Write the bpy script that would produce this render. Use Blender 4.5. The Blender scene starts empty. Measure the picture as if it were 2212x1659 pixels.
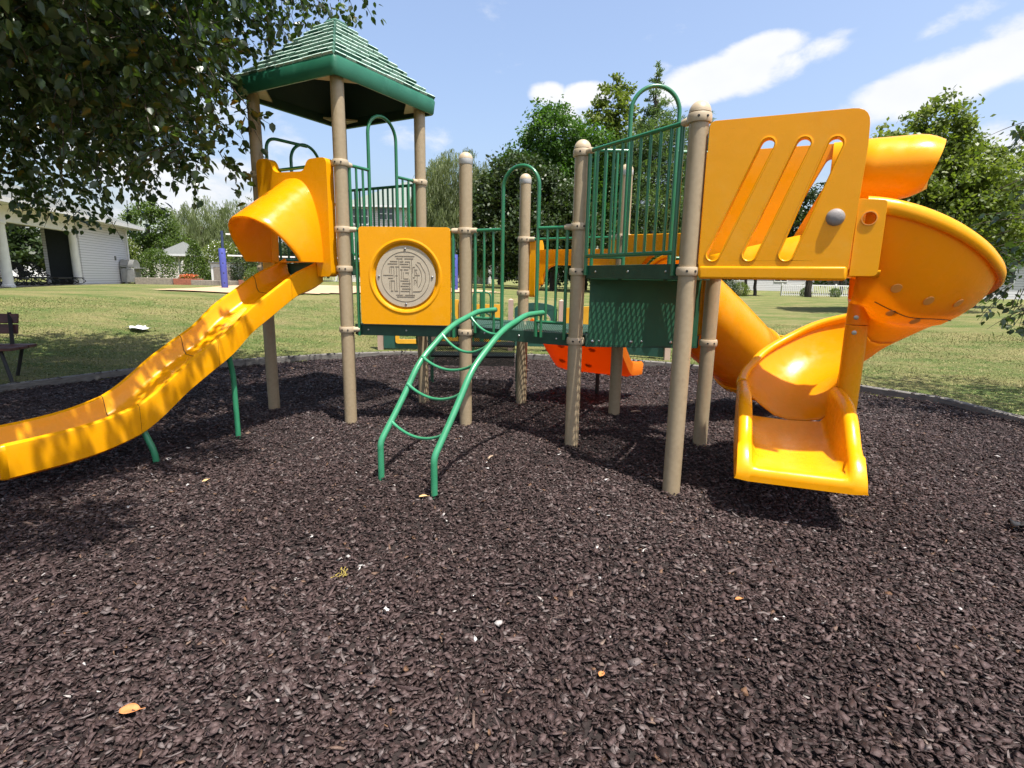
import bpy, bmesh, math, random
import numpy as np
from mathutils import Vector, Matrix, Quaternion
from mathutils.geometry import tessellate_polygon

SC = bpy.context.scene
COL = SC.collection
R = math.radians
rng = np.random.default_rng(7)
random.seed(7)

# ------------------------------------------------------------------ camera
CAM_H, PITCH, ROLL = 1.510, R(11.033), R(0.955)
cam = bpy.data.cameras.new('camera')
cam.sensor_width = 36.0
cam.lens = 1166.24 / 2212.0 * 36.0
cam.clip_start = 0.05
cam.clip_end = 2000
co = bpy.data.objects.new('camera', cam)
COL.objects.link(co)
X0 = Vector((1, 0, 0)); F0 = Vector((0, math.cos(PITCH), -math.sin(PITCH))); Y0 = X0.cross(F0)
c_, s_ = math.cos(ROLL), math.sin(ROLL)
XA = X0 * c_ + Y0 * s_; YA = -X0 * s_ + Y0 * c_; ZA = -F0
co.matrix_world = Matrix(((XA.x, YA.x, ZA.x, 0), (XA.y, YA.y, ZA.y, 0), (XA.z, YA.z, ZA.z, CAM_H), (0, 0, 0, 1)))
SC.camera = co

# ------------------------------------------------------------------ world, sun, exposure
SUN_DIR = Vector((0.234, -0.280, 1.0)).normalized()      # towards the sun
SUN_EL = math.asin(SUN_DIR.z)
SUN_AZ = math.atan2(SUN_DIR.x, SUN_DIR.y)
world = bpy.data.worlds.new('World'); SC.world = world
world.use_nodes = True
wn, wl = world.node_tree.nodes, world.node_tree.links
wn.clear()
wout = wn.new('ShaderNodeOutputWorld'); wbg = wn.new('ShaderNodeBackground')
sky = wn.new('ShaderNodeTexSky'); sky.sky_type = 'NISHITA'; sky.sun_disc = False
sky.sun_elevation = SUN_EL; sky.sun_rotation = SUN_AZ
sky.air_density = 1.0; sky.dust_density = 5.0; sky.ozone_density = 1.0
wbg.inputs['Strength'].default_value = 0.132
wl.new(wbg.outputs[0], wout.inputs[0])
SKY_TINT = (1.05, 1.07, 1.11)

def nd(nodes, t, **kw):
    n = nodes.new(t)
    for k, v in kw.items():
        if k.startswith('i_'):
            n.inputs[k[2:].replace('_', ' ')].default_value = v
        else:
            setattr(n, k, v)
    return n

def sky_clouds():
    # clouds as patches of sky direction: elliptical banks broken up by noise
    tc = nd(wn, 'ShaderNodeTexCoord')
    nz = nd(wn, 'ShaderNodeTexNoise'); nz.inputs['Scale'].default_value = 9.0; nz.inputs['Detail'].default_value = 12; nz.inputs['Roughness'].default_value = 0.62; nz.inputs['Distortion'].default_value = .25
    mp = nd(wn, 'ShaderNodeMapping'); mp.inputs['Scale'].default_value = (1, 1, 1.9)
    wl.new(tc.outputs['Generated'], mp.inputs[0]); wl.new(mp.outputs[0], nz.inputs['Vector'])
    total = None
    # azimuth (deg, + to the right of +Y), elevation, half width, half height, tilt, weight
    banks = [(20.0, 18.0, 6.6, 2.1, 3, 1.8), (22.0, 19.5, 4.2, 1.5, 6, 1.6), (16.8, 17.0, 4.0, 1.4, 0, 1.6), (26.4, 18.9, 2.8, 1.1, 6, .8), (3.0, 17.2, 2.3, 1.3, -8, 1.6), (6.4, 17.0, 3.0, 1.3, 6, 1.6), (4.6, 15.4, 3.4, 1.4, 0, 1.0),
             (36.5, 15.6, 10, 2.2, 13, 1.8), (42, 17.0, 6, 3.0, 10, 1.4), (31.5, 13.6, 4.0, 1.1, 16, .8), (41, 9.8, 6.5, 3.0, 0, 1.25), (-30, 6.5, 17, 6.5, 0, .95), (-26, 13.0, 9, 2.2, -6, .62), (13.8, 19.0, 1.2, 1.0, 0, .6),
             (-9.5, 12.8, 5, 1.5, 8, .55), (-4, 8, 12, 3.5, 0, .6), (29.5, 20.4, 3.5, .7, 22, .52), (39, 20.3, 6, 1.0, 16, .66), (10, 6, 30, 5, 0, .5),
             (-55, 22, 14, 6, 0, 1.0), (130, 18, 25, 7, 0, .9), (-150, 20, 30, 7, 0, .9)]
    for az, el, w, h, tilt, wt in banks:
        a, e = R(az), R(el)
        d = Vector((math.sin(a) * math.cos(e), math.cos(a) * math.cos(e), math.sin(e)))
        rt = Vector((math.cos(a), -math.sin(a), 0)); up = rt.cross(d)
        t = R(tilt)
        ax1 = rt * math.cos(t) + up * math.sin(t); ax2 = up * math.cos(t) - rt * math.sin(t)
        v1 = nd(wn, 'ShaderNodeVectorMath', operation='DOT_PRODUCT'); v1.inputs[1].default_value = ax1 / math.sin(R(w))
        v2 = nd(wn, 'ShaderNodeVectorMath', operation='DOT_PRODUCT'); v2.inputs[1].default_value = ax2 / math.sin(R(h))
        v3 = nd(wn, 'ShaderNodeVectorMath', operation='DOT_PRODUCT'); v3.inputs[1].default_value = d
        for v in (v1, v2, v3): wl.new(tc.outputs['Generated'], v.inputs[0])
        p1 = nd(wn, 'ShaderNodeMath', operation='POWER'); p1.inputs[1].default_value = 2; 
        m1 = nd(wn, 'ShaderNodeMath', operation='MULTIPLY'); wl.new(v1.outputs['Value'], m1.inputs[0]); wl.new(v1.outputs['Value'], m1.inputs[1])
        m2 = nd(wn, 'ShaderNodeMath', operation='MULTIPLY_ADD'); wl.new(v2.outputs['Value'], m2.inputs[0]); wl.new(v2.outputs['Value'], m2.inputs[1]); wl.new(m1.outputs[0], m2.inputs[2])
        s1 = nd(wn, 'ShaderNodeMath', operation='SUBTRACT', use_clamp=True); s1.inputs[0].default_value = 1.15; wl.new(m2.outputs[0], s1.inputs[1])
        g = nd(wn, 'ShaderNodeMath', operation='GREATER_THAN'); wl.new(v3.outputs['Value'], g.inputs[0]); g.inputs[1].default_value = 0
        m3 = nd(wn, 'ShaderNodeMath', operation='MULTIPLY'); wl.new(s1.outputs[0], m3.inputs[0]); wl.new(g.outputs[0], m3.inputs[1])
        m4 = nd(wn, 'ShaderNodeMath', operation='MULTIPLY'); wl.new(m3.outputs[0], m4.inputs[0]); m4.inputs[1].default_value = wt
        wn.remove(p1)
        if total is None: total = m4
        else:
            ad = nd(wn, 'ShaderNodeMath', operation='MAXIMUM'); wl.new(total.outputs[0], ad.inputs[0]); wl.new(m4.outputs[0], ad.inputs[1]); total = ad
    # density = smoothstep(bank + noise)
    ad = nd(wn, 'ShaderNodeMath', operation='MULTIPLY_ADD'); wl.new(nz.outputs['Fac'], ad.inputs[0]); ad.inputs[1].default_value = 3.0; ad.inputs[2].default_value = -1.80
    a2 = nd(wn, 'ShaderNodeMath', operation='ADD'); wl.new(ad.outputs[0], a2.inputs[0]); wl.new(total.outputs[0], a2.inputs[1])
    gt = nd(wn, 'ShaderNodeMath', operation='MULTIPLY'); 
    mr = nd(wn, 'ShaderNodeMapRange', interpolation_type='SMOOTHSTEP'); wl.new(a2.outputs[0], mr.inputs['Value'])
    mr.inputs['From Min'].default_value = -0.02; mr.inputs['From Max'].default_value = 1.02
    wn.remove(gt)
    mix = nd(wn, 'ShaderNodeMix', data_type='RGBA')
    tint = nd(wn, 'ShaderNodeMix', data_type='RGBA', blend_type='MULTIPLY'); tint.inputs['Factor'].default_value = 1.0
    wl.new(sky.outputs[0], tint.inputs['A']); tint.inputs['B'].default_value = (*SKY_TINT, 1)
    # the sky is deeper overhead than above the skyline
    sx = nd(wn, 'ShaderNodeSeparateXYZ'); wl.new(tc.outputs['Generated'], sx.inputs[0])
    zr = nd(wn, 'ShaderNodeMapRange', interpolation_type='SMOOTHSTEP'); wl.new(sx.outputs['Z'], zr.inputs['Value']); zr.inputs['From Min'].default_value = .42; zr.inputs['From Max'].default_value = .95; zr.inputs['To Min'].default_value = 1.0; zr.inputs['To Max'].default_value = .30
    zm = nd(wn, 'ShaderNodeVectorMath', operation='SCALE'); wl.new(tint.outputs['Result'], zm.inputs[0]); wl.new(zr.outputs[0], zm.inputs['Scale'])
    wl.new(zm.outputs[0], mix.inputs['A'])
    cr = nd(wn, 'ShaderNodeMix', data_type='RGBA')
    n2 = nd(wn, 'ShaderNodeTexNoise'); n2.inputs['Scale'].default_value = 11; n2.inputs['Detail'].default_value = 6
    wl.new(mp.outputs[0], n2.inputs['Vector']); wl.new(n2.outputs['Fac'], cr.inputs['Factor'])
    cr.inputs['A'].default_value = (3.3, 3.45, 3.75, 1); cr.inputs['B'].default_value = (4.2, 4.2, 4.25, 1)
    wl.new(cr.outputs['Result'], mix.inputs['B'])
    wl.new(mr.outputs[0], mix.inputs['Factor'])
    wl.new(mix.outputs['Result'], wbg.inputs['Color'])
sky_clouds()

sun = bpy.data.lights.new('sun', 'SUN'); sun.energy = 4.3; sun.angle = R(0.53); sun.color = (1.0, 0.96, 0.89)
so = bpy.data.objects.new('sun', sun); COL.objects.link(so)
so.rotation_euler = (-SUN_DIR).to_track_quat('-Z', 'Y').to_euler()
SC.view_settings.view_transform = 'Standard'; SC.view_settings.look = 'None'
SC.view_settings.exposure = 0.98; SC.view_settings.gamma = 1.0
SC.cycles.max_bounces = 8; SC.cycles.transparent_max_bounces = 24; SC.cycles.diffuse_bounces = 3
SC.cycles.use_denoising = True

# ------------------------------------------------------------------ helpers
def tag(o, label=None, cat=None, group=None, kind=None):
    if label: o['label'] = label
    if cat: o['category'] = cat
    if group: o['group'] = group
    if kind: o['kind'] = kind
    return o

def empty(name, loc=(0, 0, 0), label=None, cat=None, group=None, parent=None):
    o = bpy.data.objects.new(name, None); COL.objects.link(o); o.location = loc
    o.empty_display_size = 0.2
    if parent: o.parent = parent
    return tag(o, label, cat, group)

def V(*a): return Vector(a)

class MB:
    def __init__(s): s.v = []; s.f = []; s.m = []
    def add(s, vs, fs, mi=0):
        b = len(s.v); s.v += [tuple(x) for x in vs]; s.f += [tuple(b + i for i in f) for f in fs]; s.m += [mi] * len(fs); return s
    def box(s, c, size, rot=None, mi=0):
        hx, hy, hz = (x / 2 for x in size); M = rot or Matrix.Identity(3); c = Vector(c)
        vs = [c + M @ Vector((x * hx, y * hy, z * hz)) for x in (-1, 1) for y in (-1, 1) for z in (-1, 1)]
        return s.add(vs, [(0, 1, 3, 2), (4, 6, 7, 5), (0, 4, 5, 1), (2, 3, 7, 6), (0, 2, 6, 4), (1, 5, 7, 3)], mi)
    def bar(s, a, b, w, h, mi=0, up=(0, 0, 1)):
        a, b = Vector(a), Vector(b); d = b - a; L = d.length
        if L < 1e-6: return s
        x = d / L; u = Vector(up)
        y = u.cross(x)
        if y.length < 1e-4: y = Vector((0, 1, 0)).cross(x)
        y.normalize(); z = x.cross(y)
        return s.box((a + b) / 2, (L, w, h), Matrix((x, y, z)).transposed(), mi)
    def tube(s, pts, r, n=10, cap=True, mi=0, closed=False):
        P = [Vector(p) for p in pts]; N = len(P)
        rr = r if hasattr(r, '__len__') else [r] * N
        t0 = (P[1] - P[0]).normalized()
        u = t0.orthogonal().normalized() if abs(t0.z) > .9 else Vector((0, 0, 1)).cross(t0).normalized()
        vs = []; prev = t0
        for i in range(N):
            if closed: t = (P[(i + 1) % N] - P[i - 1]).normalized()
            else: t = ((P[min(i + 1, N - 1)] - P[i]).normalized() + (P[i] - P[max(i - 1, 0)]).normalized())
            t = t.normalized() if t.length > 1e-6 else prev
            q = prev.rotation_difference(t); u = q @ u; u = (u - t * u.dot(t)).normalized(); w = t.cross(u); prev = t
            for k in range(n):
                a = 2 * math.pi * k / n
                vs.append(P[i] + (u * math.cos(a) + w * math.sin(a)) * rr[i])
        fs = []
        M = N if closed else N - 1
        for i in range(M):
            j = (i + 1) % N
            for k in range(n):
                l = (k + 1) % n
                fs.append((i * n + k, i * n + l, j * n + l, j * n + k))
        if cap and not closed:
            fs.append(tuple(range(n - 1, -1, -1))); fs.append(tuple((N - 1) * n + k for k in range(n)))
        return s.add(vs, fs, mi)
    def lathe(s, prof, c, n=24, mi=0, axis=None, cap=True):
        "prof: (r, z) list; axis: unit vector (default z)"
        c = Vector(c); M = Matrix.Identity(3) if axis is None else Vector(axis).to_track_quat('Z', 'Y').to_matrix()
        vs = []
        for r, z in prof:
            for k in range(n):
                a = 2 * math.pi * k / n
                vs.append(c + M @ Vector((r * math.cos(a), r * math.sin(a), z)))
        fs = []
        for i in range(len(prof) - 1):
            for k in range(n):
                l = (k + 1) % n
                fs.append((i * n + k, i * n + l, (i + 1) * n + l, (i + 1) * n + k))
        if cap and prof[0][0] > 1e-5: fs.append(tuple(range(n - 1, -1, -1)))
        if cap and prof[-1][0] > 1e-5: fs.append(tuple((len(prof) - 1) * n + k for k in range(n)))
        return s.add(vs, fs, mi)
    def grid(s, G, cu=False, cv=False, mi=0):
        nu, nv = len(G), len(G[0]); vs = [p for row in G for p in row]; fs = []
        for i in range(nu if cu else nu - 1):
            for j in range(nv if cv else nv - 1):
                i2, j2 = (i + 1) % nu, (j + 1) % nv
                fs.append((i * nv + j, i2 * nv + j, i2 * nv + j2, i * nv + j2))
        return s.add(vs, fs, mi)
    def panel(s, O, e, nrm, outline, holes=(), thick=.03, up=(0, 0, 1), mi=0):
        "outline in (s,z) on the plane O + s*e + z*up, thickness centred along nrm"
        O, e, nrm, up = Vector(O), Vector(e), Vector(nrm), Vector(up)
        loops = [list(outline)] + [list(h) for h in holes]
        flat = [p for l in loops for p in l]
        tris = tessellate_polygon([[Vector((a, b, 0)) for a, b in l] for l in loops])
        N = len(flat)
        fr = [O + e * a + up * b + nrm * (thick / 2) for a, b in flat]
        bk = [O + e * a + up * b - nrm * (thick / 2) for a, b in flat]
        fs = []
        for t in tris:
            a, b, c = t
            pa, pb, pc = fr[a], fr[b], fr[c]
            if (pb - pa).cross(pc - pa).dot(nrm) < 0: a, c = c, a
            fs.append((a, b, c)); fs.append((N + c, N + b, N + a))
        o = 0
        for li, l in enumerate(loops):
            m = len(l)
            area = sum(l[i][0] * l[(i + 1) % m][1] - l[(i + 1) % m][0] * l[i][1] for i in range(m))
            flip = (area > 0) == (li == 0)
            if e.cross(up).dot(nrm) < 0: flip = not flip
            for i in range(m):
                a, b = o + i, o + (i + 1) % m
                fs.append((a, N + a, N + b, b) if flip else (b, N + b, N + a, a))
            o += m
        return s.add(fr + bk, fs, mi)
    def build(s, name, mats, parent=None, ang=35, bevel=0, seg=2, smooth=True, solid=0, sub=0):
        me = bpy.data.meshes.new(name)
        me.from_pydata(s.v, [], s.f)
        if not isinstance(mats, (list, tuple)): mats = [mats]
        for m in mats: me.materials.append(m)
        if len(mats) > 1: me.polygons.foreach_set('material_index', s.m)
        if smooth:
            me.polygons.foreach_set('use_smooth', [True] * len(me.polygons))
            if ang < 180: me.set_sharp_from_angle(angle=R(ang))
        me.update()
        o = bpy.data.objects.new(name, me); COL.objects.link(o)
        if parent: o.parent = parent
        if solid:
            m = o.modifiers.new('solid', 'SOLIDIFY'); m.thickness = solid; m.offset = 0
        if sub:
            m = o.modifiers.new('sub', 'SUBSURF'); m.levels = sub; m.render_levels = sub
        if bevel:
            m = o.modifiers.new('bevel', 'BEVEL'); m.width = bevel; m.segments = seg; m.limit_method = 'ANGLE'; m.angle_limit = R(50); m.harden_normals = False
        return o

def fillet(pts, r, n=5):
    P = [Vector(p) for p in pts]; out = [P[0]]
    rs = r if hasattr(r, '__len__') else [r] * len(P)
    for i in range(1, len(P) - 1):
        a, b, c = P[i - 1], P[i], P[i + 1]
        d1, d2 = (a - b), (c - b); l1, l2 = d1.length, d2.length
        k = min(rs[i], l1 * .49, l2 * .49); p, q = b + d1 / l1 * k, b + d2 / l2 * k
        for j in range(n + 1):
            t = j / n; out.append(p * (1 - t) ** 2 + b * 2 * t * (1 - t) + q * t * t)
    out.append(P[-1]); return out

def fillet2(pts, r, n=4):
    "closed 2-D outline with rounded corners"
    P = [Vector((a, b, 0)) for a, b in pts]; N = len(P); out = []
    rs = r if hasattr(r, '__len__') else [r] * N
    for i in range(N):
        a, b, c = P[i - 1], P[i], P[(i + 1) % N]
        d1, d2 = a - b, c - b; l1, l2 = d1.length, d2.length; k = min(rs[i], l1 * .49, l2 * .49)
        if k < 1e-5: out.append((b.x, b.y)); continue
        p, q = b + d1 / l1 * k, b + d2 / l2 * k
        for j in range(n + 1):
            t = j / n; w = p * (1 - t) ** 2 + b * 2 * t * (1 - t) + q * t * t; out.append((w.x, w.y))
    return out

def circ2(cx, cz, r, n=32): return [(cx + r * math.cos(2 * math.pi * k / n), cz + r * math.sin(2 * math.pi * k / n)) for k in range(n)]

def lerp_tab(tab, x):
    if x <= tab[0][0]: return tab[0][1]
    for (a, va), (b, vb) in zip(tab, tab[1:]):
        if x <= b: return va + (vb - va) * (x - a) / (b - a)
    return tab[-1][1]

def smooth_tab(tab, x):
    "monotone-ish catmull through a table"
    xs = [a for a, _ in tab]; ys = [b for _, b in tab]
    if x <= xs[0]: return ys[0]
    if x >= xs[-1]: return ys[-1]
    for i in range(len(xs) - 1):
        if x <= xs[i + 1]: break
    def sl(j):
        if j == 0: return (ys[1] - ys[0]) / (xs[1] - xs[0])
        if j == len(xs) - 1: return (ys[-1] - ys[-2]) / (xs[-1] - xs[-2])
        return (ys[j + 1] - ys[j - 1]) / (xs[j + 1] - xs[j - 1])
    h = xs[i + 1] - xs[i]; t = (x - xs[i]) / h
    return (2 * t ** 3 - 3 * t * t + 1) * ys[i] + (t ** 3 - 2 * t * t + t) * h * sl(i) + (-2 * t ** 3 + 3 * t * t) * ys[i + 1] + (t ** 3 - t * t) * h * sl(i + 1)

# ------------------------------------------------------------------ materials
def principled(name, rough=.5, spec=.5, metal=0.0):
    m = bpy.data.materials.new(name); m.use_nodes = True
    n, l = m.node_tree.nodes, m.node_tree.links
    b = n['Principled BSDF']; b.inputs['Roughness'].default_value = rough; b.inputs['Metallic'].default_value = metal
    b.inputs['Specular IOR Level'].default_value = spec
    return m, n, l, b

def mat(name, c1, c2=None, scale=8.0, rough=.5, spec=.5, metal=0.0, bump=0.0, bscale=60.0, detail=6.0, lo=.35, hi=.65, stretch=None, c3=None, s3=2.0, lo3=.5, hi3=.7, coat=0, rvar=0.0):
    m, n, l, b = principled(name, rough, spec, metal)
    tc = nd(n, 'ShaderNodeTexCoord'); src = tc.outputs['Object']
    if stretch:
        mp = nd(n, 'ShaderNodeMapping'); mp.inputs['Scale'].default_value = stretch; l.new(src, mp.inputs[0]); src = mp.outputs[0]
    if coat: b.inputs['Coat Weight'].default_value = coat; b.inputs['Coat Roughness'].default_value = .08
    if c2 is None: c2 = tuple(x * .82 for x in c1)
    nz = nd(n, 'ShaderNodeTexNoise'); nz.inputs['Scale'].default_value = scale; nz.inputs['Detail'].default_value = detail; l.new(src, nz.inputs['Vector'])
    mr = nd(n, 'ShaderNodeMapRange'); mr.inputs['From Min'].default_value = lo; mr.inputs['From Max'].default_value = hi; l.new(nz.outputs['Fac'], mr.inputs['Value'])
    mx = nd(n, 'ShaderNodeMix', data_type='RGBA'); mx.inputs['A'].default_value = (*c1, 1); mx.inputs['B'].default_value = (*c2, 1); l.new(mr.outputs[0], mx.inputs['Factor'])
    out = mx.outputs['Result']
    if c3:
        n3 = nd(n, 'ShaderNodeTexNoise'); n3.inputs['Scale'].default_value = s3; n3.inputs['Detail'].default_value = 8; n3.inputs['Roughness'].default_value = .65; l.new(src, n3.inputs['Vector'])
        m3 = nd(n, 'ShaderNodeMapRange'); m3.inputs['From Min'].default_value = lo3; m3.inputs['From Max'].default_value = hi3; l.new(n3.outputs['Fac'], m3.inputs['Value'])
        x3 = nd(n, 'ShaderNodeMix', data_type='RGBA'); l.new(out, x3.inputs['A']); x3.inputs['B'].default_value = (*c3, 1); l.new(m3.outputs[0], x3.inputs['Factor']); out = x3.outputs['Result']
    l.new(out, b.inputs['Base Color'])
    if rvar:
        rr = nd(n, 'ShaderNodeMapRange'); rr.inputs['To Min'].default_value = rough - rvar; rr.inputs['To Max'].default_value = rough + rvar; l.new(nz.outputs['Fac'], rr.inputs['Value']); l.new(rr.outputs[0], b.inputs['Roughness'])
    if bump:
        bn = nd(n, 'ShaderNodeTexNoise'); bn.inputs['Scale'].default_value = bscale; bn.inputs['Detail'].default_value = 5; l.new(src, bn.inputs['Vector'])
        bp = nd(n, 'ShaderNodeBump'); bp.inputs['Strength'].default_value = bump; bp.inputs['Distance'].default_value = .01; l.new(bn.outputs['Fac'], bp.inputs['Height']); l.new(bp.outputs[0], b.inputs['Normal'])
    return m

def plastic(name, col, trans, tw=.28, rough=.28, dirt=(.32, .14, .03)):
    "rotomoulded plastic that lets some light through its thin wall"
    m, n, l, b = principled(name, rough, .36)
    tc = nd(n, 'ShaderNodeTexCoord')
    nz = nd(n, 'ShaderNodeTexNoise'); nz.inputs['Scale'].default_value = 3.0; nz.inputs['Detail'].default_value = 8; nz.inputs['Roughness'].default_value = .6; l.new(tc.outputs['Object'], nz.inputs['Vector'])
    mr = nd(n, 'ShaderNodeMapRange'); mr.inputs['From Min'].default_value = .66; mr.inputs['From Max'].default_value = .82; mr.inputs['To Max'].default_value = .5; l.new(nz.outputs['Fac'], mr.inputs['Value'])
    fade = nd(n, 'ShaderNodeTexNoise'); fade.inputs['Scale'].default_value = 1.3; fade.inputs['Detail'].default_value = 4; l.new(tc.outputs['Object'], fade.inputs['Vector'])
    f1 = nd(n, 'ShaderNodeMix', data_type='RGBA'); f1.inputs['A'].default_value = (*[x * .86 for x in col], 1); f1.inputs['B'].default_value = (min(col[0] * 1.05, 1), col[1] * 1.08, col[2] * 1.3, 1); l.new(fade.outputs['Fac'], f1.inputs['Factor'])
    mx = nd(n, 'ShaderNodeMix', data_type='RGBA'); l.new(f1.outputs['Result'], mx.inputs['A']); mx.inputs['B'].default_value = (*dirt, 1); l.new(mr.outputs[0], mx.inputs['Factor'])
    # scuffs: fine long scratches and chalky faded patches
    mp2 = nd(n, 'ShaderNodeMapping'); mp2.inputs['Scale'].default_value = (2.5, 2.5, 30); mp2.inputs['Rotation'].default_value = (.6, .4, .2); l.new(tc.outputs['Object'], mp2.inputs[0])
    s1 = nd(n, 'ShaderNodeTexNoise'); s1.inputs['Scale'].default_value = 3.0; s1.inputs['Detail'].default_value = 10; s1.inputs['Roughness'].default_value = .7; l.new(mp2.outputs[0], s1.inputs['Vector'])
    s2 = nd(n, 'ShaderNodeMapRange'); s2.inputs['From Min'].default_value = .64; s2.inputs['From Max'].default_value = .70; s2.inputs['To Max'].default_value = .42; l.new(s1.outputs['Fac'], s2.inputs['Value'])
    m2 = nd(n, 'ShaderNodeMix', data_type='RGBA'); l.new(mx.outputs['Result'], m2.inputs['A']); m2.inputs['B'].default_value = (.50, .22, .04, 1); l.new(s2.outputs[0], m2.inputs['Factor'])
    s3 = nd(n, 'ShaderNodeTexNoise'); s3.inputs['Scale'].default_value = 2.1; s3.inputs['Detail'].default_value = 12; s3.inputs['Roughness'].default_value = .75; l.new(tc.outputs['Object'], s3.inputs['Vector'])
    s4 = nd(n, 'ShaderNodeMapRange'); s4.inputs['From Min'].default_value = .54; s4.inputs['From Max'].default_value = .72; s4.inputs['To Max'].default_value = .30; l.new(s3.outputs['Fac'], s4.inputs['Value'])
    m3_ = nd(n, 'ShaderNodeMix', data_type='RGBA'); l.new(m2.outputs['Result'], m3_.inputs['A']); m3_.inputs['B'].default_value = (.95, .56, .10, 1); l.new(s4.outputs[0], m3_.inputs['Factor'])
    l.new(m3_.outputs['Result'], b.inputs['Base Color'])
    sc = nd(n, 'ShaderNodeTexNoise'); sc.inputs['Scale'].default_value = 14; sc.inputs['Detail'].default_value = 6; l.new(tc.outputs['Object'], sc.inputs['Vector'])
    rr = nd(n, 'ShaderNodeMapRange'); rr.inputs['From Min'].default_value = .3; rr.inputs['From Max'].default_value = .75; rr.inputs['To Min'].default_value = rough - .06; rr.inputs['To Max'].default_value = rough + .16; l.new(sc.outputs['Fac'], rr.inputs['Value']); l.new(rr.outputs[0], b.inputs['Roughness'])
    bn = nd(n, 'ShaderNodeTexNoise'); bn.inputs['Scale'].default_value = 220; bn.inputs['Detail'].default_value = 2; l.new(tc.outputs['Object'], bn.inputs['Vector'])
    b2 = nd(n, 'ShaderNodeTexNoise'); b2.inputs['Scale'].default_value = 6; b2.inputs['Detail'].default_value = 2; l.new(tc.outputs['Object'], b2.inputs['Vector'])
    ma = nd(n, 'ShaderNodeMath', operation='MULTIPLY_ADD'); l.new(b2.outputs['Fac'], ma.inputs[0]); ma.inputs[1].default_value = 3.0; l.new(bn.outputs['Fac'], ma.inputs[2])
    bp = nd(n, 'ShaderNodeBump'); bp.inputs['Strength'].default_value = .10; bp.inputs['Distance'].default_value = .004; l.new(ma.outputs[0], bp.inputs['Height']); l.new(bp.outputs[0], b.inputs['Normal'])
    tr = nd(n, 'ShaderNodeBsdfTranslucent'); tr.inputs['Color'].default_value = (*trans, 1)
    ms = nd(n, 'ShaderNodeMixShader'); ms.inputs[0].default_value = tw
    l.new(b.outputs[0], ms.inputs[1]); l.new(tr.outputs[0], ms.inputs[2]); l.new(ms.outputs[0], n['Material Output'].inputs[0])
    return m

def perforated(name, col, pu=.046, pv=.034, hole=.0100, rough=.5):
    "sheet with diagonal rows of round punched holes (see-through)"
    m, n, l, b = principled(name, rough, .5)
    b.inputs['Base Color'].default_value = (*col, 1)
    tc = nd(n, 'ShaderNodeTexCoord'); mp = nd(n, 'ShaderNodeMapping')
    l.new(tc.outputs['UV'], mp.inputs[0])
    def cell(off):
        a = nd(n, 'ShaderNodeVectorMath', operation='ADD'); a.inputs[1].default_value = off; l.new(mp.outputs[0], a.inputs[0])
        d = nd(n, 'ShaderNodeVectorMath', operation='DIVIDE'); d.inputs[1].default_value = (pu, pv, 1); l.new(a.outputs[0], d.inputs[0])
        f = nd(n, 'ShaderNodeVectorMath', operation='FRACTION'); l.new(d.outputs[0], f.inputs[0])
        s = nd(n, 'ShaderNodeVectorMath', operation='SUBTRACT'); s.inputs[1].default_value = (.5, .5, 0); l.new(f.outputs[0], s.inputs[0])
        k = nd(n, 'ShaderNodeVectorMath', operation='MULTIPLY'); k.inputs[1].default_value = (pu, pv, 0); l.new(s.outputs[0], k.inputs[0])
        e = nd(n, 'ShaderNodeVectorMath', operation='LENGTH'); l.new(k.outputs[0], e.inputs[0]); return e.outputs['Value']
    mn = nd(n, 'ShaderNodeMath', operation='MINIMUM'); l.new(cell((0, 0, 0)), mn.inputs[0]); l.new(cell((pu / 2, pv / 2, 0)), mn.inputs[1])
    lt = nd(n, 'ShaderNodeMath', operation='LESS_THAN'); l.new(mn.outputs[0], lt.inputs[0]); lt.inputs[1].default_value = hole
    tr = nd(n, 'ShaderNodeBsdfTransparent'); ms = nd(n, 'ShaderNodeMixShader'); l.new(lt.outputs[0], ms.inputs[0]); l.new(b.outputs[0], ms.inputs[1]); l.new(tr.outputs[0], ms.inputs[2]); l.new(ms.outputs[0], n['Material Output'].inputs[0])
    return m

def leafmat(name, c1, c2, trans=.35, rough=.45, c3=None):
    "colour varies leaf by leaf through the 'tone' attribute"
    m, n, l, b = principled(name, rough, .4)
    at = nd(n, 'ShaderNodeAttribute', attribute_name='tone')
    cr = nd(n, 'ShaderNodeValToRGB'); l.new(at.outputs['Fac'], cr.inputs[0])
    e = cr.color_ramp.elements; e[0].color = (*c1, 1); e[1].color = (*c2, 1); e[1].position = .85
    if c3: k = e.new(.97); k.color = (*c3, 1)
    l.new(cr.outputs[0], b.inputs['Base Color'])
    tr = nd(n, 'ShaderNodeBsdfTranslucent')
    br = nd(n, 'ShaderNodeMix', data_type='RGBA', blend_type='MULTIPLY'); br.inputs['Factor'].default_value = 1; br.inputs['B'].default_value = (1.5, 1.7, .6, 1); l.new(cr.outputs[0], br.inputs['A']); l.new(br.outputs['Result'], tr.inputs['Color'])
    ms = nd(n, 'ShaderNodeMixShader'); ms.inputs[0].default_value = trans; l.new(b.outputs[0], ms.inputs[1]); l.new(tr.outputs[0], ms.inputs[2]); l.new(ms.outputs[0], n['Material Output'].inputs[0])
    return m

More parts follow.
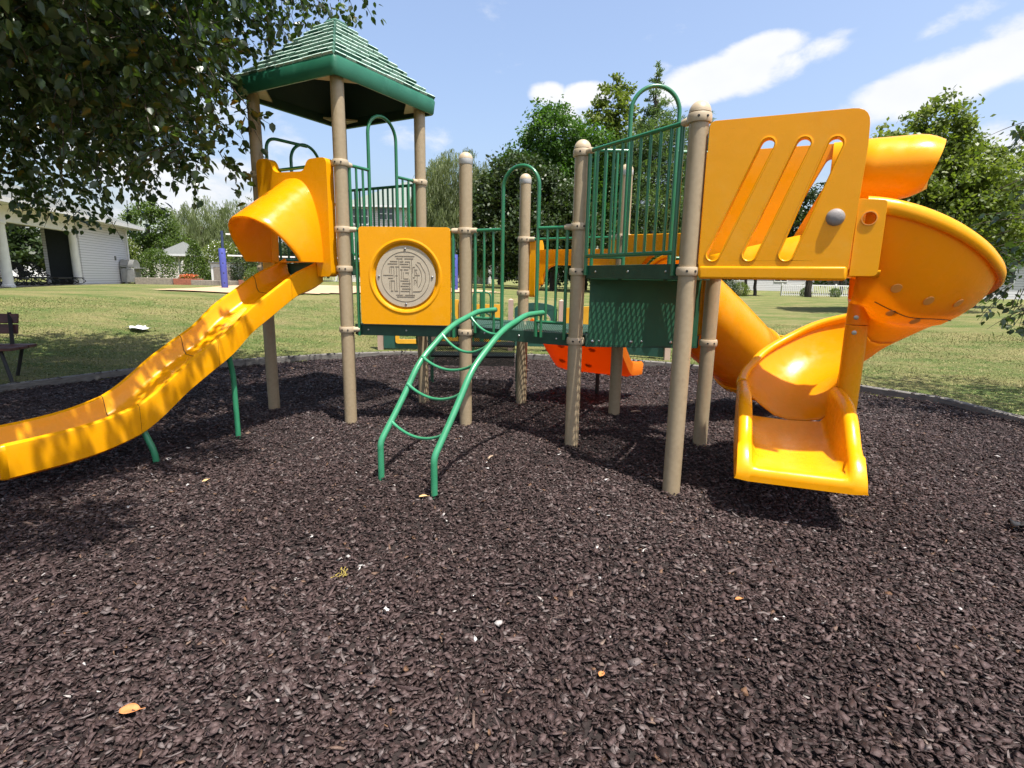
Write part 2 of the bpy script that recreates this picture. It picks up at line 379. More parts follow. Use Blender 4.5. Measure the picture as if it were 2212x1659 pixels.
def tonemat(name, stops, rough=.8, spec=.3):
    m, n, l, b = principled(name, rough, spec)
    at = nd(n, 'ShaderNodeAttribute', attribute_name='tone')
    cr = nd(n, 'ShaderNodeValToRGB'); l.new(at.outputs['Fac'], cr.inputs[0])
    e = cr.color_ramp.elements
    e[0].position = stops[0][0]; e[0].color = (*stops[0][1], 1); e[1].position = stops[-1][0]; e[1].color = (*stops[-1][1], 1)
    for p, c in stops[1:-1]: k = e.new(p); k.color = (*c, 1)
    l.new(cr.outputs[0], b.inputs['Base Color'])
    tc = nd(n, 'ShaderNodeTexCoord'); bn = nd(n, 'ShaderNodeTexNoise'); bn.inputs['Scale'].default_value = 180; l.new(tc.outputs['Object'], bn.inputs['Vector'])
    bp = nd(n, 'ShaderNodeBump'); bp.inputs['Strength'].default_value = .5; bp.inputs['Distance'].default_value = .004; l.new(bn.outputs['Fac'], bp.inputs['Height']); l.new(bp.outputs[0], b.inputs['Normal'])
    return m

M = {}
M['yellow'] = plastic('yellow_plastic', (.98, .415, .003), (1.0, .40, .0), tw=.15, rough=.25)
M['chute'] = plastic('yellow_plastic_thin', (.98, .415, .003), (1.0, .54, .02), tw=.36, rough=.22)
M['orange'] = plastic('yellow_plastic_backlit_tone', (.85, .26, .01), (1.0, .26, .0), tw=.40, rough=.35)  # yellow plastic with its backlit orange glow put into the base colour
M['tan'] = mat('tan_paint', (.365, .285, .180), (.33, .255, .158), scale=30, rough=.42, bump=.12, bscale=300, c3=(.19, .14, .09), s3=6, lo3=.60, hi3=.82)
M['tancap'] = mat('tan_cap', (.50, .40, .27), (.46, .365, .25), scale=20, rough=.45)
M['greypaint'] = mat('galvanised_rim', (.55, .55, .55), rough=.4)
M['green'] = mat('green_enamel', (.020, .165, .072), (.018, .145, .062), scale=10, rough=.30, spec=.6, coat=.25, bump=.03, bscale=90)
M['greenladder'] = mat('green_enamel_worn', (.045, .27, .135), (.035, .23, .11), scale=9, rough=.32, spec=.6, coat=.2, bump=.03, bscale=90)
M['darkgreen'] = mat('dark_green_vinyl', (.012, .052, .030), (.018, .070, .040), scale=14, rough=.55, bump=.2, bscale=140)
M['deck'] = perforated('green_perforated_deck', (.05, .11, .075))
M['underside'] = mat('roof_underside_shade_tone', (.006, .026, .017), (.008, .032, .020), rough=.6)  # roof green darkened so the shade beneath is part of the colour
M['riser'] = mat('green_sheet_shade_tone', (.014, .095, .045), (.011, .080, .038), scale=6, rough=.5)  # green taken darker to paint in the weak light on the riser
M['steps'] = perforated('dark_perforated_steel', (.012, .022, .018), pu=.024, pv=.026, hole=.0052)
M['steel'] = mat('bolt_steel', (.55, .55, .55), rough=.3, metal=1.0)
M['greycap'] = mat('grey_rubber_cap', (.27, .245, .235), rough=.6, bump=.15, bscale=80)
M['maze'] = mat('sand_plastic_disc', (.50, .43, .32), (.46, .39, .29), scale=20, rough=.5)
M['roof'] = mat('green_roof_plastic', (.018, .13, .075), (.028, .17, .10), scale=3, rough=.42, c3=(.06, .22, .15), s3=5, lo3=.55, hi3=.8, bump=.06, bscale=60)
M['tile'] = mat('chalky_green_tile', (.014, .085, .055), (.10, .22, .17), scale=7, rough=.65, bump=.2, bscale=50, detail=9)
M['chalk'] = mat('weathered_tile_edge', (.58, .70, .63), (.34, .50, .42), scale=16, rough=.8, detail=8)
M['seam'] = mat('dark_seam', (.10, .045, .005), rough=.8)
M['timber'] = mat('grey_edging', (.20, .185, .165), (.12, .11, .10), scale=10, rough=.85, bump=.5, bscale=30, stretch=(1, 1, 6))
M['white'] = mat('white_paint', (.74, .74, .73), (.68, .68, .67), scale=5, rough=.55)
M['bark'] = mat('bark', (.085, .065, .05), (.045, .036, .028), scale=14, rough=.9, bump=.9, bscale=35, stretch=(1, 1, .3))
M['black'] = mat('black_strap', (.014, .013, .013), rough=.42)
M['shingle'] = mat('grey_shingles', (.17, .178, .17), (.12, .128, .122), scale=25, rough=.9, bump=.5, bscale=12)
M['gable'] = mat('pale_green_shingles', (.215, .245, .22), (.18, .21, .185), scale=18, rough=.9, bump=.4, bscale=10)
M['stone'] = mat('planter_block', (.30, .26, .22), (.21, .18, .155), scale=9, rough=.9, bump=.5, bscale=20)
M['brick'] = mat('red_planter_block', (.36, .13, .08), (.25, .09, .06), scale=9, rough=.9, bump=.5, bscale=20)
M['redwood'] = mat('red_stained_wood', (.13, .042, .032), (.07, .026, .022), scale=12, rough=.55, bump=.4, bscale=40, stretch=(.3, 3, 3))
M['ironblack'] = mat('dark_iron', (.02, .018, .018), rough=.6)
M['blue'] = mat('blue_pad', (.075, .095, .40), (.06, .075, .33), scale=4, rough=.6, bump=.2, bscale=15)
M['navy'] = mat('navy_post', (.03, .05, .13), rough=.5)
M['stainless'] = mat('stainless', (.42, .42, .41), (.34, .34, .33), scale=5, rough=.35, metal=.6)
M['pinktan'] = mat('pink_tan_recycled', (.46, .33, .27), (.42, .30, .24), scale=8, rough=.6)
M['tgreen'] = mat('dark_green_panel', (.02, .085, .065), (.017, .07, .055), scale=6, rough=.5)
M['tyellow'] = mat('flat_yellow_panel', (.80, .42, .03), (.72, .37, .025), scale=5, rough=.5)
M['glassdark'] = mat('window_glass', (.03, .04, .045), (.06, .075, .08), scale=2, rough=.08, spec=.8)
M['paper'] = mat('white_paper', (.82, .84, .84), rough=.7)
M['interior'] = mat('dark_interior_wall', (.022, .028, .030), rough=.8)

def siding(name, col, pitch=.11):
    m, n, l, b = principled(name, .55, .4)
    tc = nd(n, 'ShaderNodeTexCoord'); sp = nd(n, 'ShaderNodeSeparateXYZ'); l.new(tc.outputs['Object'], sp.inputs[0])
    d = nd(n, 'ShaderNodeMath', operation='DIVIDE'); l.new(sp.outputs['Z'], d.inputs[0]); d.inputs[1].default_value = pitch
    f = nd(n, 'ShaderNodeMath', operation='FRACT'); l.new(d.outputs[0], f.inputs[0])
    bp = nd(n, 'ShaderNodeBump'); bp.inputs['Strength'].default_value = 1.0; bp.inputs['Distance'].default_value = .02; bp.invert = True; l.new(f.outputs[0], bp.inputs['Height']); l.new(bp.outputs[0], b.inputs['Normal'])
    g = nd(n, 'ShaderNodeMath', operation='GREATER_THAN'); l.new(f.outputs[0], g.inputs[0]); g.inputs[1].default_value = .88
    mx = nd(n, 'ShaderNodeMix', data_type='RGBA'); mx.inputs['A'].default_value = (*col, 1); mx.inputs['B'].default_value = (*[c * .45 for c in col], 1); l.new(g.outputs[0], mx.inputs['Factor']); l.new(mx.outputs['Result'], b.inputs['Base Color'])
    return m
M['siding'] = siding('white_lap_siding', (.66, .65, .66), .12)
M['siding2'] = siding('cream_lap_siding', (.60, .56, .52), .20)
M['siding3'] = siding('grey_lap_siding', (.48, .48, .49), .2)
def planar_uv(o, e=None, f=None):
    e = Vector(e or (1, 0, 0)); f = Vector(f or (0, 1, 0)); me = o.data
    uv = me.uv_layers.new(name='uv')
    vi = np.empty(len(me.loops), np.int32); me.loops.foreach_get('vertex_index', vi)
    co_ = np.empty(len(me.vertices) * 3, np.float32); me.vertices.foreach_get('co', co_); co_ = co_.reshape(-1, 3)[vi]
    a = np.stack([co_ @ np.array(e), co_ @ np.array(f)], 1).astype(np.float32)
    uv.data.foreach_set('uv', a.ravel())

def np_mesh(name, verts, loops, sizes, mats, tone=None, parent=None, smooth=False):
    "fast mesh: verts (n,3), loops flat indices, sizes per face; tone per face"
    me = bpy.data.meshes.new(name)
    me.vertices.add(len(verts)); me.vertices.foreach_set('co', np.asarray(verts, np.float32).ravel())
    me.loops.add(len(loops)); me.loops.foreach_set('vertex_index', np.asarray(loops, np.int32))
    me.polygons.add(len(sizes)); st = np.concatenate([[0], np.cumsum(sizes)[:-1]]).astype(np.int32)
    me.polygons.foreach_set('loop_start', st)
    if smooth: me.polygons.foreach_set('use_smooth', np.ones(len(sizes), bool))
    for m in (mats if isinstance(mats, (list, tuple)) else [mats]): me.materials.append(m)
    if tone is not None:
        at = me.attributes.new('tone', 'FLOAT', 'FACE'); at.data.foreach_set('value', np.asarray(tone, np.float32))
    me.update(calc_edges=True); me.validate()
    o = bpy.data.objects.new(name, me); COL.objects.link(o)
    if parent: o.parent = parent
    return o

# ------------------------------------------------------------------ ground
BORDER = [(-6.9, 2.0), (-6.75, 4.6), (-6.45, 6.75), (-5.75, 8.05), (-4.6, 9.15), (-3.3, 10.05), (-2.3, 10.42), (-1.2, 10.52), (0.3, 10.38), (1.6, 10.08), (2.75, 9.62), (3.9, 8.85), (4.95, 7.75), (5.62, 6.92), (5.75, 5.7), (6.0, 4.2), (6.4, 1.5), (6.2, -3), (3, -6), (-4, -6), (-6.6, -3)]
BP = np.array(BORDER)
def sdist(x, y):
    "signed distance to the border polygon, negative inside"
    x = np.asarray(x, float); y = np.asarray(y, float); d = np.full(x.shape, 1e9); ins = np.zeros(x.shape, bool)
    n = len(BP)
    for i in range(n):
        ax, ay = BP[i]; bx, by = BP[(i + 1) % n]; ex, ey = bx - ax, by - ay
        t = np.clip(((x - ax) * ex + (y - ay) * ey) / (ex * ex + ey * ey), 0, 1)
        d = np.minimum(d, np.hypot(x - ax - t * ex, y - ay - t * ey))
        c = ((ay > y) != (by > y)) & (x < (bx - ax) * (y - ay) / ((by - ay) if by != ay else 1e-9) + ax)
        ins ^= c
    return np.where(ins, -d, d)
def sstep(t): t = np.clip(t, 0, 1); return t * t * (3 - 2 * t)
def ground_z(x, y):
    x = np.asarray(x, float); y = np.asarray(y, float); d = sdist(x, y)
    hi = .90 + (.52 - .90) * sstep((x + 4) / 14)
    z = .03 + (hi - .03) * sstep(d / (11.5 + 9 * sstep((x + 2) / 12)))
    z = z + .03 * np.sin(x * .5 + 1.3) * np.cos(y * .37) * sstep(d / 6)
    z = z + .08 * np.sin(x * .23 + y * .11) * sstep((d - 16) / 10) * sstep((x - 2) / 8)
    return np.where(d < -.04, -.14, z)
def gz1(x, y): return float(ground_z(np.array([x]), np.array([y]))[0])

def mulch_z(x, y):
    return (.028 * np.sin(x * 1.1 + .4) * np.cos(y * .9 + .7) + .016 * np.sin(x * 2.7 + y * 1.9) + .010 * np.sin(x * 5.3 - y * 4.1 + 1)) * .8 - .012 - .045 * np.exp(-((x - 1.75) ** 2 + (y - 2.85) ** 2) / .16) - .035 * np.exp(-((x + 3.6) ** 2 + (y - 3.0) ** 2) / .25) - .022 * np.exp(-((x + .85) ** 2 + (y - 3.55) ** 2) / .12) + .02 * np.exp(-((x - 1.6) ** 2 + (y - 2.2) ** 2) / .10)

# lawn: polar sheet out to the horizon
m, n, l, b = principled('lawn', .9, .2)
tc = nd(n, 'ShaderNodeTexCoord')
def noise(scale, det=6, rg=.6, st=None):
    z = nd(n, 'ShaderNodeTexNoise'); z.inputs['Scale'].default_value = scale; z.inputs['Detail'].default_value = det; z.inputs['Roughness'].default_value = rg
    if st:
        mp = nd(n, 'ShaderNodeMapping'); mp.inputs['Scale'].default_value = st; mp.inputs['Rotation'].default_value = (0, 0, .2); l.new(tc.outputs['Object'], mp.inputs[0]); l.new(mp.outputs[0], z.inputs['Vector'])
    else: l.new(tc.outputs['Object'], z.inputs['Vector'])
    return z.outputs['Fac']
def rmp(v, a, b_, t0=0, t1=1):
    r = nd(n, 'ShaderNodeMapRange'); r.inputs['From Min'].default_value = a; r.inputs['From Max'].default_value = b_; r.inputs['To Min'].default_value = t0; r.inputs['To Max'].default_value = t1; l.new(v, r.inputs['Value']); return r.outputs[0]
def mixc(f, a, b_):
    x = nd(n, 'ShaderNodeMix', data_type='RGBA')
    l.new(f, x.inputs['Factor'])
    for k, v in (('A', a), ('B', b_)):
        if isinstance(v, tuple): x.inputs[k].default_value = (*v, 1)
        else: l.new(v, x.inputs[k])
    return x.outputs['Result']
base = mixc(rmp(noise(.45, 6, .6, (1, 2.2, 1)), .40, .60), (.105, .165, .035), (.31, .265, .11))
base = mixc(rmp(noise(2.3, 8, .7), .5, .72), base, (.33, .26, .13))
base = mixc(rmp(noise(60, 4, .8), .35, .75), base, (.08, .105, .03))
base = mixc(rmp(noise(24, 6, .8), .55, .8), base, (.42, .36, .19))
l.new(base, b.inputs['Base Color'])
bp = nd(n, 'ShaderNodeBump'); bp.inputs['Strength'].default_value = .9; bp.inputs['Distance'].default_value = .05; l.new(noise(45, 5, .8), bp.inputs['Height']); l.new(bp.outputs[0], b.inputs['Normal'])
M['lawn'] = m

NA = 300; radii = np.concatenate([np.linspace(.4, 4.4, 16), np.arange(4.6, 13, .14), np.geomspace(13.2, 420, 70)])
ang = np.linspace(0, 2 * np.pi, NA, endpoint=False)
ctr = np.array([-.2, 3.2])
AA, RR = np.meshgrid(ang, radii); gx = ctr[0] + RR * np.sin(AA); gy = ctr[1] + RR * np.cos(AA)
gzv = ground_z(gx, gy)
vs = np.stack([gx.ravel(), gy.ravel(), gzv.ravel()], 1); vs = np.vstack([vs, [[*ctr, -.14]]])
i0 = np.arange(len(radii) - 1)[:, None] * NA + np.arange(NA)[None]; i1 = np.arange(len(radii) - 1)[:, None] * NA + (np.arange(NA)[None] + 1) % NA
q = np.stack([i0, i1, i1 + NA, i0 + NA], -1).reshape(-1, 4)[:, ::-1]
tri = np.stack([np.arange(NA), (np.arange(NA) + 1) % NA, np.full(NA, len(vs) - 1)], 1)
o = np_mesh('lawn', vs, np.concatenate([q.ravel(), tri.ravel()]), [4] * len(q) + [3] * NA, M['lawn'], smooth=True)
tag(o, kind='structure')

# mulch bed sheet
M['mulchbase'] = mat('mulch_bed', (.010, .006, .005), (.026, .017, .016), scale=55, rough=.95, bump=1.0, bscale=70, detail=8)
xs = np.arange(-7.2, 6.8, .1); ys = np.arange(-6, 10.8, .1)
GX, GY = np.meshgrid(xs, ys); ok = sdist(GX, GY) < -.0
Z = mulch_z(GX, GY); idx = -np.ones(GX.shape, int)
cell = (ok[:-1, :-1] | ok[1:, :-1] | ok[:-1, 1:] | ok[1:, 1:])
used = np.zeros(GX.shape, bool); used[:-1, :-1] |= cell; used[1:, :-1] |= cell; used[:-1, 1:] |= cell; used[1:, 1:] |= cell
d = sdist(GX, GY); Z = np.where(d > -.02, -.06, Z)
idx[used] = np.arange(used.sum())
cj, ci = np.nonzero(cell)
q = np.stack([idx[cj, ci], idx[cj, ci + 1], idx[cj + 1, ci + 1], idx[cj + 1, ci]], 1)
o = np_mesh('mulch_bed', np.stack([GX[used], GY[used], Z[used]], 1), q.ravel(), [4] * len(q), M['mulchbase'], smooth=True)
tag(o, kind='structure')

# rubber/bark chips, thick little irregular slabs
M['chips'] = tonemat('bark_chips', [(0, (.011, .0055, .005)), (.25, (.033, .020, .018)), (.55, (.060, .038, .036)), (.82, (.100, .068, .064)), (.93, (.145, .118, .112)), (.965, (.14, .075, .042)), (.985, (.30, .27, .25)), (1.0, (.62, .60, .58))], rough=.6, spec=.28)
def chips():
    P = []
    for y0, y1, dens in ((-1.0, .7, 1500), (.7, 2.6, 5600), (2.6, 4.2, 4300), (4.2, 6.3, 2700), (6.3, 10.6, 1500)):
        w = min(1.06 * max(y1, .7) + 4.4, 6.9)
        nn = int(dens * 2 * w * (y1 - y0)); x = rng.uniform(-w, w, nn); y = rng.uniform(y0, y1, nn)
        k = ((np.abs(x) < 1.06 * y + 1.0) | ((np.abs(x) < 1.06 * y + 4.4) & (rng.uniform(0, 1, nn) < .42))) & (sdist(x, y) < -.05); P.append(np.stack([x[k], y[k]], 1))
    bx = rng.uniform(-7, 6.6, 26000); by = rng.uniform(3, 11, 26000); sd_ = sdist(bx, by); k = (sd_ > -.05) & (sd_ < .16) & (rng.uniform(0, 1, 26000) < np.clip(1 - sd_ * 5, .1, 1)); P.append(np.stack([bx[k], by[k]], 1))
    P = np.vstack(P); N = len(P); K = 6
    L = rng.gamma(4, .0044, N) + .006; L = np.clip(L, .008, .050) * (1 + .35 * sstep((P[:, 1] - 5) / 4)); W = L * rng.uniform(.22, .85, N); lg = rng.uniform(0, 1, N) < .05; L = np.where(lg, L * 1.7 + .01, L); W = np.where(lg, W * .55, W); T = rng.uniform(.0007, .0022, N)
    a = (np.arange(K) / K * 2 * np.pi)[None] + rng.uniform(-.5, .5, (N, K)); rr = rng.uniform(.45, 1.4, (N, K))
    lx = np.cos(a) * rr * L[:, None] * .62; ly = np.sin(a) * rr * W[:, None] * .62
    lz = rng.normal(0, 1, (N, K)) * (L * .05)[:, None] + (lx ** 2) * rng.uniform(-6, 6, N)[:, None]
    top = np.stack([lx, ly, lz + T[:, None]], -1); bot = np.stack([lx * .92, ly * .92, lz - T[:, None]], -1)
    V_ = np.concatenate([top, bot], 1)   # N,2K,3
    yaw = rng.uniform(0, 2 * np.pi, N); tx = rng.normal(0, .27, N); ty = rng.normal(0, .24, N)
    cx, sx, cy, sy, cz, sz = np.cos(tx), np.sin(tx), np.cos(ty), np.sin(ty), np.cos(yaw), np.sin(yaw)
    x, y, z = V_[..., 0], V_[..., 1], V_[..., 2]
    y, z = y * cx[:, None] - z * sx[:, None], y * sx[:, None] + z * cx[:, None]
    x, z = x * cy[:, None] + z * sy[:, None], -x * sy[:, None] + z * cy[:, None]
    x, y = x * cz[:, None] - y * sz[:, None], x * sz[:, None] + y * cz[:, None]
    sd_ = sdist(P[:, 0], P[:, 1]); base = np.where(np.abs(sd_) < .055, .078, np.where(sd_ > 0, ground_z(P[:, 0], P[:, 1]) + .004, mulch_z(P[:, 0], P[:, 1]))) + rng.uniform(.001, .024, N)
    V_ = np.stack([x + P[:, :1], y + P[:, 1:], z + base[:, None]], -1).reshape(-1, 3)
    o = (np.arange(N) * 2 * K)[:, None]
    tp = o + np.arange(K)[None]
    side = [np.stack([o[:, 0] + k, o[:, 0] + K + k, o[:, 0] + K + (k + 1) % K, o[:, 0] + (k + 1) % K], 1) for k in range(K)]
    loops = np.concatenate([tp.ravel()] + [s.ravel() for s in side]); sizes = np.array([K] * N + [4] * (N * K))
    t = np.clip(rng.normal(.50, .26, N) + .10 * np.sin(P[:, 0] * 1.7) * np.sin(P[:, 1] * 2.1 + 1), 0, .92); r = rng.uniform(0, 1, N); t = np.where(r > .98, rng.uniform(.93, .975, N), t); t = np.where(r > .9975, rng.uniform(.978, 1, N), t)
    tone = np.concatenate([t, np.tile(t, K)])
    ob = np_mesh('mulch_chips', V_, loops, sizes, M['chips'], tone)
    tag(ob, 'dark brown shredded bark mulch covering the playground bed', 'mulch', kind='stuff')
chips()

# edging timbers, one per straight run
e_par = None
nb = len(BORDER)
for i in range(nb):
    a = Vector((*BORDER[i], 0)); b_ = Vector((*BORDER[(i + 1) % nb], 0))
    if max(a.y, b_.y) < 3.0: continue
    dd = (b_ - a).normalized(); mb = MB()
    mb.bar(a + dd * .004 + V(0, 0, .005), b_ - dd * .004 + V(0, 0, .005), .11, .16)
    o = mb.build('edging_timber', M['timber'], bevel=.012)
    where = ['', 'far left corner beside the bench', 'running past the legs of the dark red bench', 'behind the lower half of the straight yellow slide', 'behind the upper half of the straight yellow slide', 'behind the tower leg, left of the play panels', 'below the dark green play panel with the yellow frame', 'behind the perforated steps', 'behind the middle deck', 'behind the wide slide', 'right of the wide slide lip', 'behind the yellow tube slide', 'right of the spiral slide exit, farther piece', 'right of the spiral slide, bend in the lawn edge', 'at the right edge of the picture', 'outside right'] 
    tag(o, 'weathered grey edging timber ' + (where[i] if i < len(where) and where[i] else 'along the left side of the mulch'), 'edging timber', 'edging timbers around the mulch bed')

# grass blades on the nearer lawn
M['blade'] = tonemat('grass_blade', [(0, (.075, .11, .022)), (.4, (.14, .175, .045)), (.7, (.29, .26, .10)), (1.0, (.42, .35, .19))], rough=.7)
def grass():
    N = 230000
    r = rng.uniform(5.5, 19, N); a = rng.uniform(-.86, .86, N); x = r * np.sin(a); y = r * np.cos(a)
    k = sdist(x, y) > .05; x, y = x[k], y[k]; N = len(x)
    patch = .5 + .5 * np.sin(x * .9 + 1.1 * np.sin(y * .7)) * np.cos(y * 1.3 + x * .4)
    h = rng.uniform(.010, .030, N) * (.7 + .6 * patch); w = rng.uniform(.003, .007, N) * (1 + .05 * r[k]); th = rng.uniform(0, np.pi, N); lx, ly = rng.normal(0, .02, N), rng.normal(0, .02, N)
    z = ground_z(x, y) - .004
    p = np.stack([np.stack([x - np.cos(th) * w, y - np.sin(th) * w, z], 1), np.stack([x + np.cos(th) * w, y + np.sin(th) * w, z], 1), np.stack([x + lx, y + ly, z + h], 1)], 1).reshape(-1, 3)
    t = np.clip(rng.normal(.45, .22, N) - .25 * (patch - .5), 0, 1)
    o = np_mesh('grass', p, np.arange(3 * N), [3] * N, M['blade'], t)
    tag(o, 'dry patchy mown grass of the lawn around the mulch', 'grass', kind='stuff')
grass()

# sand court
M['sand'] = mat('sand', (.50, .335, .21), (.43, .285, .17), scale=1.5, rough=.95, bump=.6, bscale=14, c3=(.52, .38, .26), s3=.8)
def sheet(name, poly, mtl, dz=.02, step=.6):
    poly = np.array(poly); x0, y0 = poly.min(0); x1, y1 = poly.max(0)
    xs = np.arange(x0, x1 + step, step); ys = np.arange(y0, y1 + step, step); gx, gy = np.meshgrid(xs, ys)
    def ins(x, y):
        c = np.zeros(x.shape, bool)
        for i in range(len(poly)):
            ax, ay = poly[i]; bx, by = poly[(i + 1) % len(poly)]
            c ^= ((ay > y) != (by > y)) & (x < (bx - ax) * (y - ay) / ((by - ay) or 1e-9) + ax)
        return c
    ce = ins((gx[:-1, :-1] + gx[1:, 1:]) / 2, (gy[:-1, :-1] + gy[1:, 1:]) / 2)
    j, i = np.nonzero(ce); nx = gx.shape[1]
    q = np.stack([j * nx + i, j * nx + i + 1, (j + 1) * nx + i + 1, (j + 1) * nx + i], 1)
    o = np_mesh(name, np.stack([gx.ravel(), gy.ravel(), (ground_z(gx, gy) + dz).ravel()], 1), q.ravel(), [4] * len(q), mtl, smooth=True)
    return tag(o, kind='structure')
sheet('sand_court', [(-11.9, 18.0), (-9.3, 18.1), (-6.8, 19.4), (-2.6, 22.6), (-.5, 26), (-3, 31.5), (-11.3, 32), (-14.6, 28.4)], M['sand'], .045, .25)
# ------------------------------------------------------------------ play structure
PT = dict(A=(-1.708, 5.565), C=(-.479, 5.488), D=(.117, 6.509), E=(-1.103, 6.601), F=(.565, 4.863), G=(1.204, 3.822), H=(1.774, 4.887), I=(1.152, 5.908), L=(-2.784, 6.159))
PT['B'] = (PT['L'][0] + PT['E'][0] - PT['A'][0], PT['L'][1] + PT['E'][1] - PT['A'][1])
PT = {k: Vector((*v, 0)) for k, v in PT.items()}
ZD, ZR1, ZH, ZR2, ZCAP, ZTC, ZRF = .97, 1.962, 1.58, 2.587, 2.563, 2.627, 3.36
PS = empty('play_structure', (-.2, 5.6, 0), 'large tan, green and yellow playground structure with roofed tower and slides standing in the mulch', 'play structure')
class Sub:                                      # children keep world coordinates through the parent's inverse
    pass
INV = Matrix.Translation(-Vector((-.2, 5.6, 0)))
def part(mb, name, mats, parent=None, label=None, **kw):
    o = mb.build(name, mats, **kw)
    if parent is None or parent is PS:
        o.parent = PS; o.matrix_parent_inverse = INV
    else: o.parent = parent
    if label: o['label'] = label
    return o

post_lab = dict(A='tall front post of the roofed tower', L='left post of the roofed tower beside the straight slide', E='right post of the roofed tower', B='rear post of the roofed tower, hidden behind the front one',
                C='domed post between the maze panel and the arched ladder', D='domed post at the back of the middle deck', F='post right of the arched ladder, at the left end of the tall railing', G='nearest post, left of the big yellow slotted panel', H='rear post beside the tube slide', I='domed rear post seen through the tall railing')
r0 = .0635
def clamp_mb(mb, c, z, dirs=(), r=r0):
    c = Vector((c.x, c.y, z)); w = .016; h = .029
    mb.lathe([(r + .001, -h), (r + w * .7, -h), (r + w, -h * .55), (r + w, h * .55), (r + w * .7, h), (r + .001, h)], c, 28)
    for d in dirs:
        d = Vector((d.x, d.y, 0)).normalized(); q = Vector((-d.y, d.x, 0))
        mb.tube([c + d * (r + .005), c + d * (r + .055), c + d * (r + .075)], [.027, .027, .022], 12)
    for k in range(2):
        a = -1.95 + k * .75
        mb.lathe([(0, .006), (.007, .006), (.009, 0)], c + Vector((math.cos(a), math.sin(a), 0)) * (r + w - .001), 8, axis=(math.cos(a), math.sin(a), 0), mi=1)
def make_post(k, top, dome, clamps):
    p = PT[k]; mb = MB()
    mb.lathe([(r0, -.25), (r0, top)], p, 32)
    if dome:
        mb.lathe([(r0 + .0005, top - .05), (r0 + .004, top - .045), (r0 + .004, top)], p, 32, mi=1)
        mb.lathe([(r0 + .0045, top)] + [((r0 + .004) * math.cos(t), top + (r0 + .004) * .95 * math.sin(t)) for t in [i * math.pi / 16 for i in range(1, 8)]] + [(0.0005, top + (r0 + .004) * .95)], p, 32, mi=2)
    if k in ('G', 'F'):
        tp = ZCAP + .035
        mb.lathe([((r0 + .008) * math.cos(t), tp + (r0 + .010) * math.sin(t)) for t in [i * math.pi / 18 for i in range(0, 9)]] + [(0.0005, tp + r0 + .010)], p, 32, mi=2)
    o = part(mb, 'post', [M['tan'], M['greypaint'], M['tancap']], label=post_lab[k], ang=40)
    for z, dirs in clamps:
        cb = MB(); clamp_mb(cb, p, z, dirs)
        cl = cb.build('clamp', [M['tancap'], M['ironblack']], parent=o, ang=40)
    return o
def dr(a, b): return (PT[b] - PT[a])
make_post('A', ZRF + .02, False, [(ZD, [dr('A', 'C')]), (ZH, []), (ZR1, [dr('A', 'C')]), (ZR2, [dr('A', 'E'), dr('A', 'L')])])
make_post('L', ZRF + .02, False, [(ZH, []), (ZR2 - .02, [dr('L', 'A')])])
make_post('E', ZRF + .02, False, [(ZD, []), (ZH, []), (ZR2, [dr('E', 'A')])])
make_post('B', ZRF + .02, False, [(ZH, []), (ZR2, [])])
make_post('C', ZTC, True, [(ZD, []), (ZR1, [dr('C', 'A'), dr('C', 'F')])])
make_post('D', ZTC, True, [(ZD, []), (ZR1, [dr('D', 'I')]), (1.345, [])])
make_post('I', ZTC, True, [(ZD, []), (ZR1, [dr('I', 'D')])])
make_post('F', ZCAP + .03, False, [(ZD, []), (ZH, []), (ZR1, [dr('F', 'C')]), (ZCAP, [dr('F', 'G')])])
make_post('G', ZCAP + .03, False, [(ZH, []), (ZCAP, [dr('G', 'F')])])
make_post('H', ZCAP + .03, False, [(ZD, []), (ZH, []), (ZCAP, [])])

# decks: perforated top sheet and a folded dark green edge
def deck(keys, z, label):
    z += .05; P = [PT[k] for k in keys]; c = sum(P, Vector()) / len(P)
    Q = [p + (c - p).normalized() * .085 for p in P]
    mb = MB(); n = len(Q)
    mb.add([(q.x, q.y, z) for q in Q], [tuple(range(n))] if (Q[1] - Q[0]).cross(Q[2] - Q[0]).z > 0 else [tuple(range(n - 1, -1, -1))])
    o = part(mb, 'deck', M['deck'], label=label, smooth=False); planar_uv(o)
    eb = MB()
    for i in range(n):
        a, b = Q[i], Q[(i + 1) % n]; d = (b - a).normalized(); nn = Vector((d.y, -d.x, 0))
        if nn.dot(c - a) > 0: nn = -nn
        a2, b2 = a + d * .02 , b - d * .02
        eb.bar(V(a2.x, a2.y, z - .052) + nn * .012, V(b2.x, b2.y, z - .052) + nn * .012, .028, .11)
        for t in (.12, .5, .88):
            q = a2.lerp(b2, t) + nn * .026; eb.lathe([(.011, 0), (.010, .006), (.0005, .008)], V(q.x, q.y, z - .05), 8, axis=nn, mi=1)
    e = eb.build('deck_edge', [M['darkgreen'], M['steel']], parent=o, bevel=.005, ang=40)
    # stiffening ribs below
    rb = MB()
    for t in (.33, .66):
        a = Q[0].lerp(Q[-1], t); b = Q[1].lerp(Q[2], t)
        a = a.lerp(b, .03); b = b.lerp(a, .03)
        rb.bar(V(a.x, a.y, z - .04), V(b.x, b.y, z - .04), .02, .06)
    rb.build('deck_rib', M['darkgreen'], parent=o)
    return o
deck('ALBE', ZH, 'high square deck under the roof')
deck('ACE', ZD, 'low triangular deck behind the maze panel')
deck('CDE', ZD, 'low triangular deck at the back, left of the middle')
deck('CDIF', ZD, 'square deck at the top of the arched ladder')
deck('FGH', ZH, 'high triangular deck at the spiral slide')
deck('FHI', ZD, 'low triangular deck by the tube slide')

def unit(a, b): return (PT[b] - PT[a]).normalized()
def on(a, b, t, z): p = PT[a].lerp(PT[b], t); return V(p.x, p.y, z)

